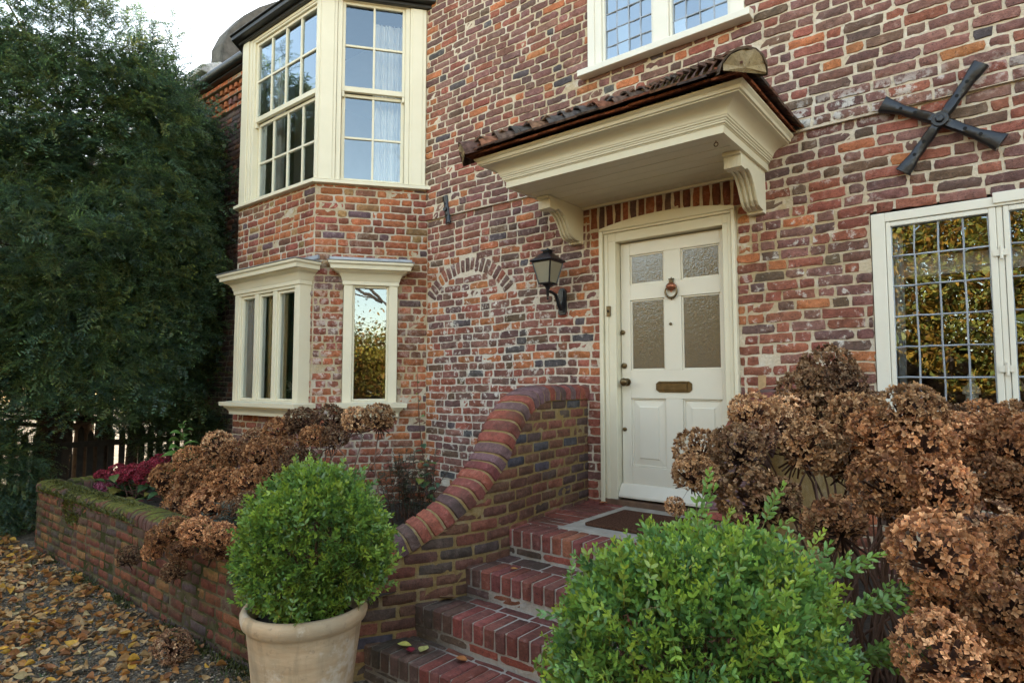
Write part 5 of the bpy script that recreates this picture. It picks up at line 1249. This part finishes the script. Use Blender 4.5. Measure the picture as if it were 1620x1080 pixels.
# feathery dark plant between the round box bush and the wall
def feather_plant(name, base, label, n, h, seed, cols):
    rs = np.random.default_rng(seed); root = empty(name, base, label, 'plant'); VV, FF, CC = [], [], []; off = 0; st = MB(); B = np.array(base)
    tv = np.array([(0, -.04, 0), (0, .04, 0), (.6, .05, .02), (1, 0, -.05), (.6, -.05, .02)]); tf = np.array([(0, 1, 2), (0, 2, 4), (4, 2, 3)])
    for i in range(n):
        d = np.array([rs.normal(0, .35), rs.normal(0, .3), 1.]); d /= np.linalg.norm(d); H = h*rs.uniform(.6, 1.1); b0 = B+np.array([rs.normal(0, .14), rs.normal(0, .10), 0]); tube(st, [tuple(b0), tuple(b0+d*H)], [.004, .002], 4)
        k = 60; t_ = rs.uniform(.25, 1, k); p = b0+d*(t_*H)[:, None]; a = rs.uniform(0, 6.28, k); x = np.stack([np.cos(a), np.sin(a), rs.uniform(-.2, .6, k)], -1)
        V, F, C = scatter(tv, tf, p, flat_rot(x, .3, rs), rs.uniform(.05, .085, k), np.ones((5, 3)), np.array(cols)[rs.integers(0, len(cols), k)]*rs.uniform(.7, 1.2, (k, 1))); VV.append(V); FF.append(F+off); CC.append(C); off += len(V)
    st.build('stems', M['twig'], root); big_mesh('leaves', np.concatenate(VV), np.concatenate(FF), np.concatenate(CC), M['leaf'], root)
feather_plant('spurge_plant', (-3.85, -.75, .46), 'dark feathery plant in the planter beside the curved parapet', 30, .62, 9, [(.03, .05, .03), (.045, .065, .035), (.06, .075, .05)])
feather_plant('lavender_plant', (-4.3, -2.0, .46), 'small grey green plant under the dried flower heads near the round box bush', 16, .35, 10, [(.12, .15, .12), (.09, .12, .09)])

# ================================================================== YEW, FENCE, FAR TREES
rs = np.random.default_rng(101)
def yew_spray(rs):
    V, F, C = [], [], []; off = 0
    ndl = np.array([(0, -.010, 0), (.008, .013, 0), (.046, .004, .004)])
    def shoot(o, d, L, n, droop):
        nonlocal off
        d = np.array(d)/np.linalg.norm(d); sd = np.cross([0, 0, 1.], d); sd /= np.linalg.norm(sd); up = np.cross(d, sd)
        for i in range(n):
            t_ = (i+.5)/n; p = np.array(o)+d*L*t_+np.array([0, 0, -droop*t_*t_])
            for s in (-1, 1):
                x = d*.62+sd*s*.85+up*rs.normal(.15, .45); x /= np.linalg.norm(x); y = np.cross(up, x); 
                ln = 1.-.45*t_**3; q = np.stack([p+x*v[0]*ln*1.15+y*v[1]*1.5+up*v[2] for v in ndl]); V.append(q); F.append(np.array([[0, 1, 2]])+off); off += 3
                C.append(np.tile((1.35+.5*t_, 1.35+.4*t_, 1.2) if i > n*.65 else (1, 1, 1), (3, 1)))
        q = np.stack([np.array(o)+sd*.004, np.array(o)-sd*.004, np.array(o)+d*L+np.array([0, 0, -droop])]); V.append(q); F.append(np.array([[0, 1, 2]])+off); off += 3; C.append(np.tile((1.6, .8, .6), (3, 1)))
    main = lambda t_: np.array([t_, .05*math.sin(t_*3), -.30*t_*t_])
    shoot((0, 0, 0), (1, .03, 0), 1., 16, .30)
    for i in range(11):
        t_ = .10+.83*i/10; s = 1 if i % 2 else -1; L = .46*(1-t_*.72)*rs.uniform(.8, 1.15); shoot(main(t_), (math.cos(R(48)), s*math.sin(R(rs.uniform(32, 55))), -.35*t_+rs.normal(0, .38)), L, max(4, int(L/.036)), .10*L/.4)
    return np.concatenate(V), np.concatenate(F), np.concatenate(C)
YC = np.array([-9.86, -1.80]); YRX, YRY = 2.55, 1.75
def yew_r(z): return np.interp(z, [.9, 1.3, 2., 3., 4., 5., 5.6, 6.1, 6.5, 6.9, 7.3], [.78, .93, 1.0, 1.03, 1.02, 1.0, .97, .90, .80, .6, .30])
tree = empty('yew_tree', (-10.2, -1.3, 0), 'tall dense dark green yew tree filling the left side beside the house', 'tree')
VV, FF, CC = [], [], []; off = 0
YG = [(0.062, 0.119, 0.073), (0.075, 0.135, 0.07), (0.09, 0.15, 0.065), (0.056, 0.104, 0.075), (0.112, 0.152, 0.055)]
bl = rs.normal(size=(70, 3)); bl[:, 2] = rs.uniform(.9, 7., 70); bla = rs.uniform(0, 6.28, 70); blh = rs.uniform(-.22, .20, 70)
for k in range(6):
    tv, tf, tc = yew_spray(rs); n = 2300
    z = rs.uniform(.95, 7.2, n)**1.0; a = rs.uniform(-2.6, 1.35, n)       # the side facing the drive and the house
    lump = (np.exp(-(((a[:, None]-(bla-3.14)))**2/.06+(z[:, None]-bl[:, 2])**2/.22))*blh).sum(1)
    rr = yew_r(z)*(1+np.clip(lump, -.35, .25))*(1-np.abs(rs.normal(0, .09, n)))
    tall = np.where(z > 5.8, np.where(np.cos(a) > .35, .0, 1.), 0.)       # taller away from the house
    p = np.stack([YC[0]+np.cos(a)*YRX*rr, YC[1]+np.sin(a)*YRY*rr, z], -1)
    ok = ((p[:, 1] < -.12) | (p[:, 0] < -9.7)) & ~((z < 1.30+.12*np.sin(p[:, 1]*5)) & (a > -1.45) & (a < .7)); ok &= ~((z > 5.70+.30*np.sin(p[:, 0]*3.1)+np.clip(-9.7-p[:, 0], 0, 9)*1.2) & (rs.random(n) < .975)); p, a, z = p[ok], a[ok], z[ok]; n = len(a)
    out = np.stack([np.cos(a)*.9, np.sin(a), np.where(z > 5.6, rs.uniform(.2, 1.6, n), rs.normal(.08, .28, n))], -1)+rs.normal(0, .30, (n, 3))
    s = rs.uniform(.17, .36, n); p = p-out/np.linalg.norm(out, axis=1, keepdims=True)*s[:, None]*.55
    ic = np.array(YG)[rs.integers(0, 5, n)]*rs.uniform(.7, 1.35, (n, 1)); V, F, C = scatter(tv, tf, p, flat_rot(out, .75, rs), s, tc, ic); VV.append(V); FF.append(F+off); CC.append(C); off += len(V)
    # low skirt beside the planter
    n = 130; c3 = np.array([-8.75, -2.50, .60]); d = rs.normal(size=(n, 3)); d /= np.linalg.norm(d, axis=1, keepdims=True); p = c3+d*np.array([.75, .50, .70])*rs.uniform(.6, 1, (n, 1)); p[:, 2] = np.maximum(p[:, 2], .05)
    V, F, C = scatter(tv, tf, p-d*.2, flat_rot(d+np.array([0, 0, -.1]), .3, rs), rs.uniform(.25, .45, n), tc, np.array(YG)[rs.integers(0, 5, n)]); VV.append(V); FF.append(F+off); CC.append(C); off += len(V)
    n = 620; z = rs.uniform(1.5, 5.5, n); a = rs.uniform(1.2, 3.9, n); rr = yew_r(z)*rs.uniform(.6, 1., n); p = np.stack([YC[0]+np.cos(a)*YRX*rr, np.minimum(YC[1]+np.sin(a)*YRY*rr*1.3, np.where(YC[0]+np.cos(a)*YRX*rr > -9.7, -.15, 9)), z], -1); out = np.stack([np.cos(a), np.sin(a)*.3, rs.normal(0, .5, n)], -1)+rs.normal(0, .3, (n, 3))
    V, F, C = scatter(tv, tf, p, flat_rot(out, .4, rs), rs.uniform(.5, .9, n), tc, np.array(YG)[rs.integers(0, 5, n)]); VV.append(V); FF.append(F+off); CC.append(C); off += len(V)
    n = 90; c3 = np.array([-8.75, -.50, .75]); d = rs.normal(size=(n, 3)); d /= np.linalg.norm(d, axis=1, keepdims=True); p = c3+d*np.array([.40, .34, .65])*rs.uniform(.4, 1, (n, 1))
    V, F, C = scatter(tv, tf, p, flat_rot(d+np.array([0, 0, -.1]), .4, rs), rs.uniform(.25, .4, n), tc, np.array(YG)[rs.integers(0, 5, n)]); VV.append(V); FF.append(F+off); CC.append(C); off += len(V)
    # inner, sparser layer
    n = 600; z = rs.uniform(1.45, 5.5, n); a = rs.uniform(-3., 1.4, n); rr = yew_r(z)*rs.uniform(.45, .8, n); p = np.stack([YC[0]+np.cos(a)*YRX*rr, YC[1]+np.sin(a)*YRY*rr, z], -1); out = np.stack([np.cos(a), np.sin(a), rs.normal(0, .5, n)], -1)
    V, F, C = scatter(tv, tf, p, flat_rot(out, .4, rs), rs.uniform(.5, .8, n), tc, np.array(YG)[rs.integers(0, 5, n)]*.9); VV.append(V); FF.append(F+off); CC.append(C); off += len(V)
big_mesh('crown', np.concatenate(VV), np.concatenate(FF), np.concatenate(CC), M['yew_leaf'], tree)
tr = MB()
for (x, y, r, lean) in ((-9.6, -1.2, .12, .3), (-10.2, -1.6, .22, .0), (-9.9, -.7, .10, .2), (-10.6, -1.1, .14, -.2), (-9.3, -1.7, .07, .35)):
    tube(tr, [(x, y, 0), (x+lean*.2, y+.03, 1.2), (x+lean*.5, y-.05, 3.), (x+lean*.6, y, 5.6)], [r, r*.8, r*.5, r*.15], 10)
for i in range(130):
    z = rs.uniform(.9, 5.8); a = rs.uniform(-2.6, 1.2); x0, y0 = -10.+rs.normal(0, .3), -1.3+rs.normal(0, .25); rr = yew_r(z)*.85; e_ = (YC[0]+math.cos(a)*YRX*rr, YC[1]+math.sin(a)*YRY*rr, z+rs.normal(0, .25)); tube(tr, [(x0, y0, z), ((x0+e_[0])/2, (y0+e_[1])/2, z+.12), e_], [.030, .018, .005], 5)
tr.build('trunk', M['bark'], tree, smooth=60)
# slatted fence under the yew
fence = empty('picket_fence', (-9.25, -1.0, 0), 'dark wooden picket fence in the shade under the yew tree', 'fence')
y = -2.5
while y < -.10:
    m = MB(); h_ = 1.0+rs.normal(0, .03); x0 = -9.25+rs.normal(0, .008); prism(m, [(y, 0), (y+.07, 0), (y+.07, h_), (y+.035, h_+.05), (y, h_)], x0, x0+.02, lambda a, b, e: (e, a, b)); m.build('picket', M['fence'], fence); y += .118+rs.normal(0, .004)
for z in (.3, .82): m = MB(); box(m, -9.228+.012, -9.17, -2.5, -.1, z, z+.07); m.build('rail', M['fence'], fence)
# trees on the far side of the drive, seen only as reflections in the panes
VV, FF, CC = [], [], []; off = 0; tk = MB(); tv = np.array([(-.5, 0, 0), (0, .32, .08), (.5, 0, 0), (0, -.32, .08)]); tf = np.array([(0, 1, 2), (0, 2, 3)]); rs = np.random.default_rng(140)
spots = [(-24, -12, 7.5), (-20, -15, 6.5), (-16, -17, 5.6), (-12.5, -16, 6.4), (-9, -17, 5.8), (-7.5, -16.5, 7.6), (-6, -16, 7.9), (-4.5, -17, 8.6), (-3, -16.5, 8.6), (-1.5, -17, 9.0), (0, -16, 8.8), (1.5, -17, 8.), (3, -17, 6.4), (6.5, -16, 5.4), (10, -14.5, 4.2), (13, -12.5, 3.6), (15.5, -10, 3.7), (17.5, -7, 3.5), (18.5, -3.5, 3.9), (19, 0, 4.5), (-27, -8, 7.), (-29, -4, 8.)]
GOLD = [(.30, .23, .03), (.20, .19, .03), (.36, .20, .025), (.12, .14, .03), (.28, .13, .025)]
for (x, y, h_) in spots:
    for kk in range(48):
        c3 = np.array([x+rs.normal(0, 1.3), y+rs.normal(0, 1.0), h_*rs.uniform(.12, .92)]); n = 300; d = rs.normal(size=(n, 3))*np.array([.8, .7, .55])
        V, F, C = scatter(tv, tf, c3+d, rand_rot(n, rs.normal(size=(n, 3)), rs), rs.uniform(.08, .18, n), np.ones((len(tv), 3)), np.tile(np.array(GOLD)[rs.integers(0, 5)], (n, 1))*rs.uniform(.6, 1.3, (n, 1))); VV.append(V); FF.append(F+off); CC.append(C); off += len(V)
    tube(VV and tk, [(x, y, 0), (x+.1, y, h_*.5), (x, y+.1, h_*.85)], [.16, .11, .03], 7)
    for i in range(14):
        z = h_*rs.uniform(.3, .8); tube(tk, [(x, y, z), (x+rs.normal(0, 1.1), y+rs.normal(0, .9), z+rs.uniform(.6, 1.8))], [.05, .008], 4)
n = 60000; t_ = rs.uniform(0, 1, n); hx = -30+t_*52; hy = np.where(hx < 12, -19.5+.0*hx, -19.5+(hx-12)*1.6); p = np.stack([hx, hy+rs.normal(0, .5, n), rs.uniform(0, 3.3, n)], -1)
V, F, C = scatter(tv, tf, p, rand_rot(n, rs.normal(size=(n, 3)), rs), rs.uniform(.2, .4, n), np.ones((len(tv), 3)), np.array([(.07, .09, .025), (.12, .12, .03), (.05, .07, .02)])[rs.integers(0, 3, n)]); VV.append(V); FF.append(F+off); CC.append(C); off += len(V)
o = big_mesh('garden_trees', np.concatenate(VV), np.concatenate(FF), np.concatenate(CC), M['treeleaf']); tag(o, 'golden green garden trees across the drive reflected in the window panes', 'trees', kind='stuff')
o2 = tk.build('tree_trunks', M['bark'], o); 
# a bare tree whose twigs show in the upstairs panes
bt = empty('bare_tree', (9.5, -8.5, 0), 'bare twiggy tree across the drive mirrored in the upstairs bay panes', 'tree'); q = MB()
def branch(p, d, L, r, n):
    e_ = p+d*L; tube(q, [p, p.lerp(e_, .5)+Vector(rs.normal(0, L*.04, 3)), e_], [r, r*.8, r*.6], 5 if n > 2 else 3)
    if n:
        for k in range(3 if n > 3 else 4):
            dd = (d+Vector(rs.normal(0, .5, 3))+Vector((0, 0, .12))).normalized(); branch(p.lerp(e_, rs.uniform(.55, 1)), dd, L*rs.uniform(.6, .8), r*.52, n-1)
branch(Vector((9.5, -8.5, 0)), Vector((-.10, -.06, 1)).normalized(), 4.5, .15, 6); q.build('trunk', M['bark'], bt)

# ================================================================== LIGHT, SKY, CAMERA
SUN_EL, SUN_AZ = R(24), R(-18)      # low sun behind the house, a little to the left
w = bpy.data.worlds.new('World'); scene.world = w; w.use_nodes = True; nt = w.node_tree; bg = nt.nodes['Background']
sky = nt.nodes.new('ShaderNodeTexSky'); sky.sky_type = 'NISHITA'; sky.sun_disc = False; sky.sun_elevation = SUN_EL; sky.sun_rotation = SUN_AZ; sky.air_density = 1.0; sky.dust_density = 1.0; sky.ozone_density = 2.0
wb = mix(nt, 1., sky.outputs[0], (1.34, 1.0, .70), 'MULTIPLY')
nt.links.new(wb, bg.inputs['Color']); bg.inputs['Strength'].default_value = .13
sd = Vector((math.sin(SUN_AZ)*math.cos(SUN_EL), math.cos(SUN_AZ)*math.cos(SUN_EL), math.sin(SUN_EL)))
L = bpy.data.lights.new('sun', 'SUN'); L.energy = 4.0; L.angle = R(.5); L.color = (1., .90, .74); lo = bpy.data.objects.new('sun', L); COL.objects.link(lo); lo.rotation_euler = (-sd).to_track_quat('-Z', 'Y').to_euler(); lo.location = sd*30
cam = bpy.data.cameras.new('camera'); co = bpy.data.objects.new('camera', cam); COL.objects.link(co); cam.sensor_width = 36; cam.sensor_fit = 'HORIZONTAL'; cam.lens = FPX/1620*36; cam.clip_end = 500; cam.clip_start = .05
co.location = EYE; co.rotation_euler = (R(90)+PITCH, 0, YAW); scene.camera = co
vs_ = scene.view_settings; vs_.view_transform = 'Standard'; vs_.look = 'None'; vs_.exposure = 3.25; vs_.gamma = 1; vs_.use_curve_mapping = False
scene.cycles.use_denoising = True
scene.cycles.max_bounces = 10; scene.cycles.transparent_max_bounces = 16
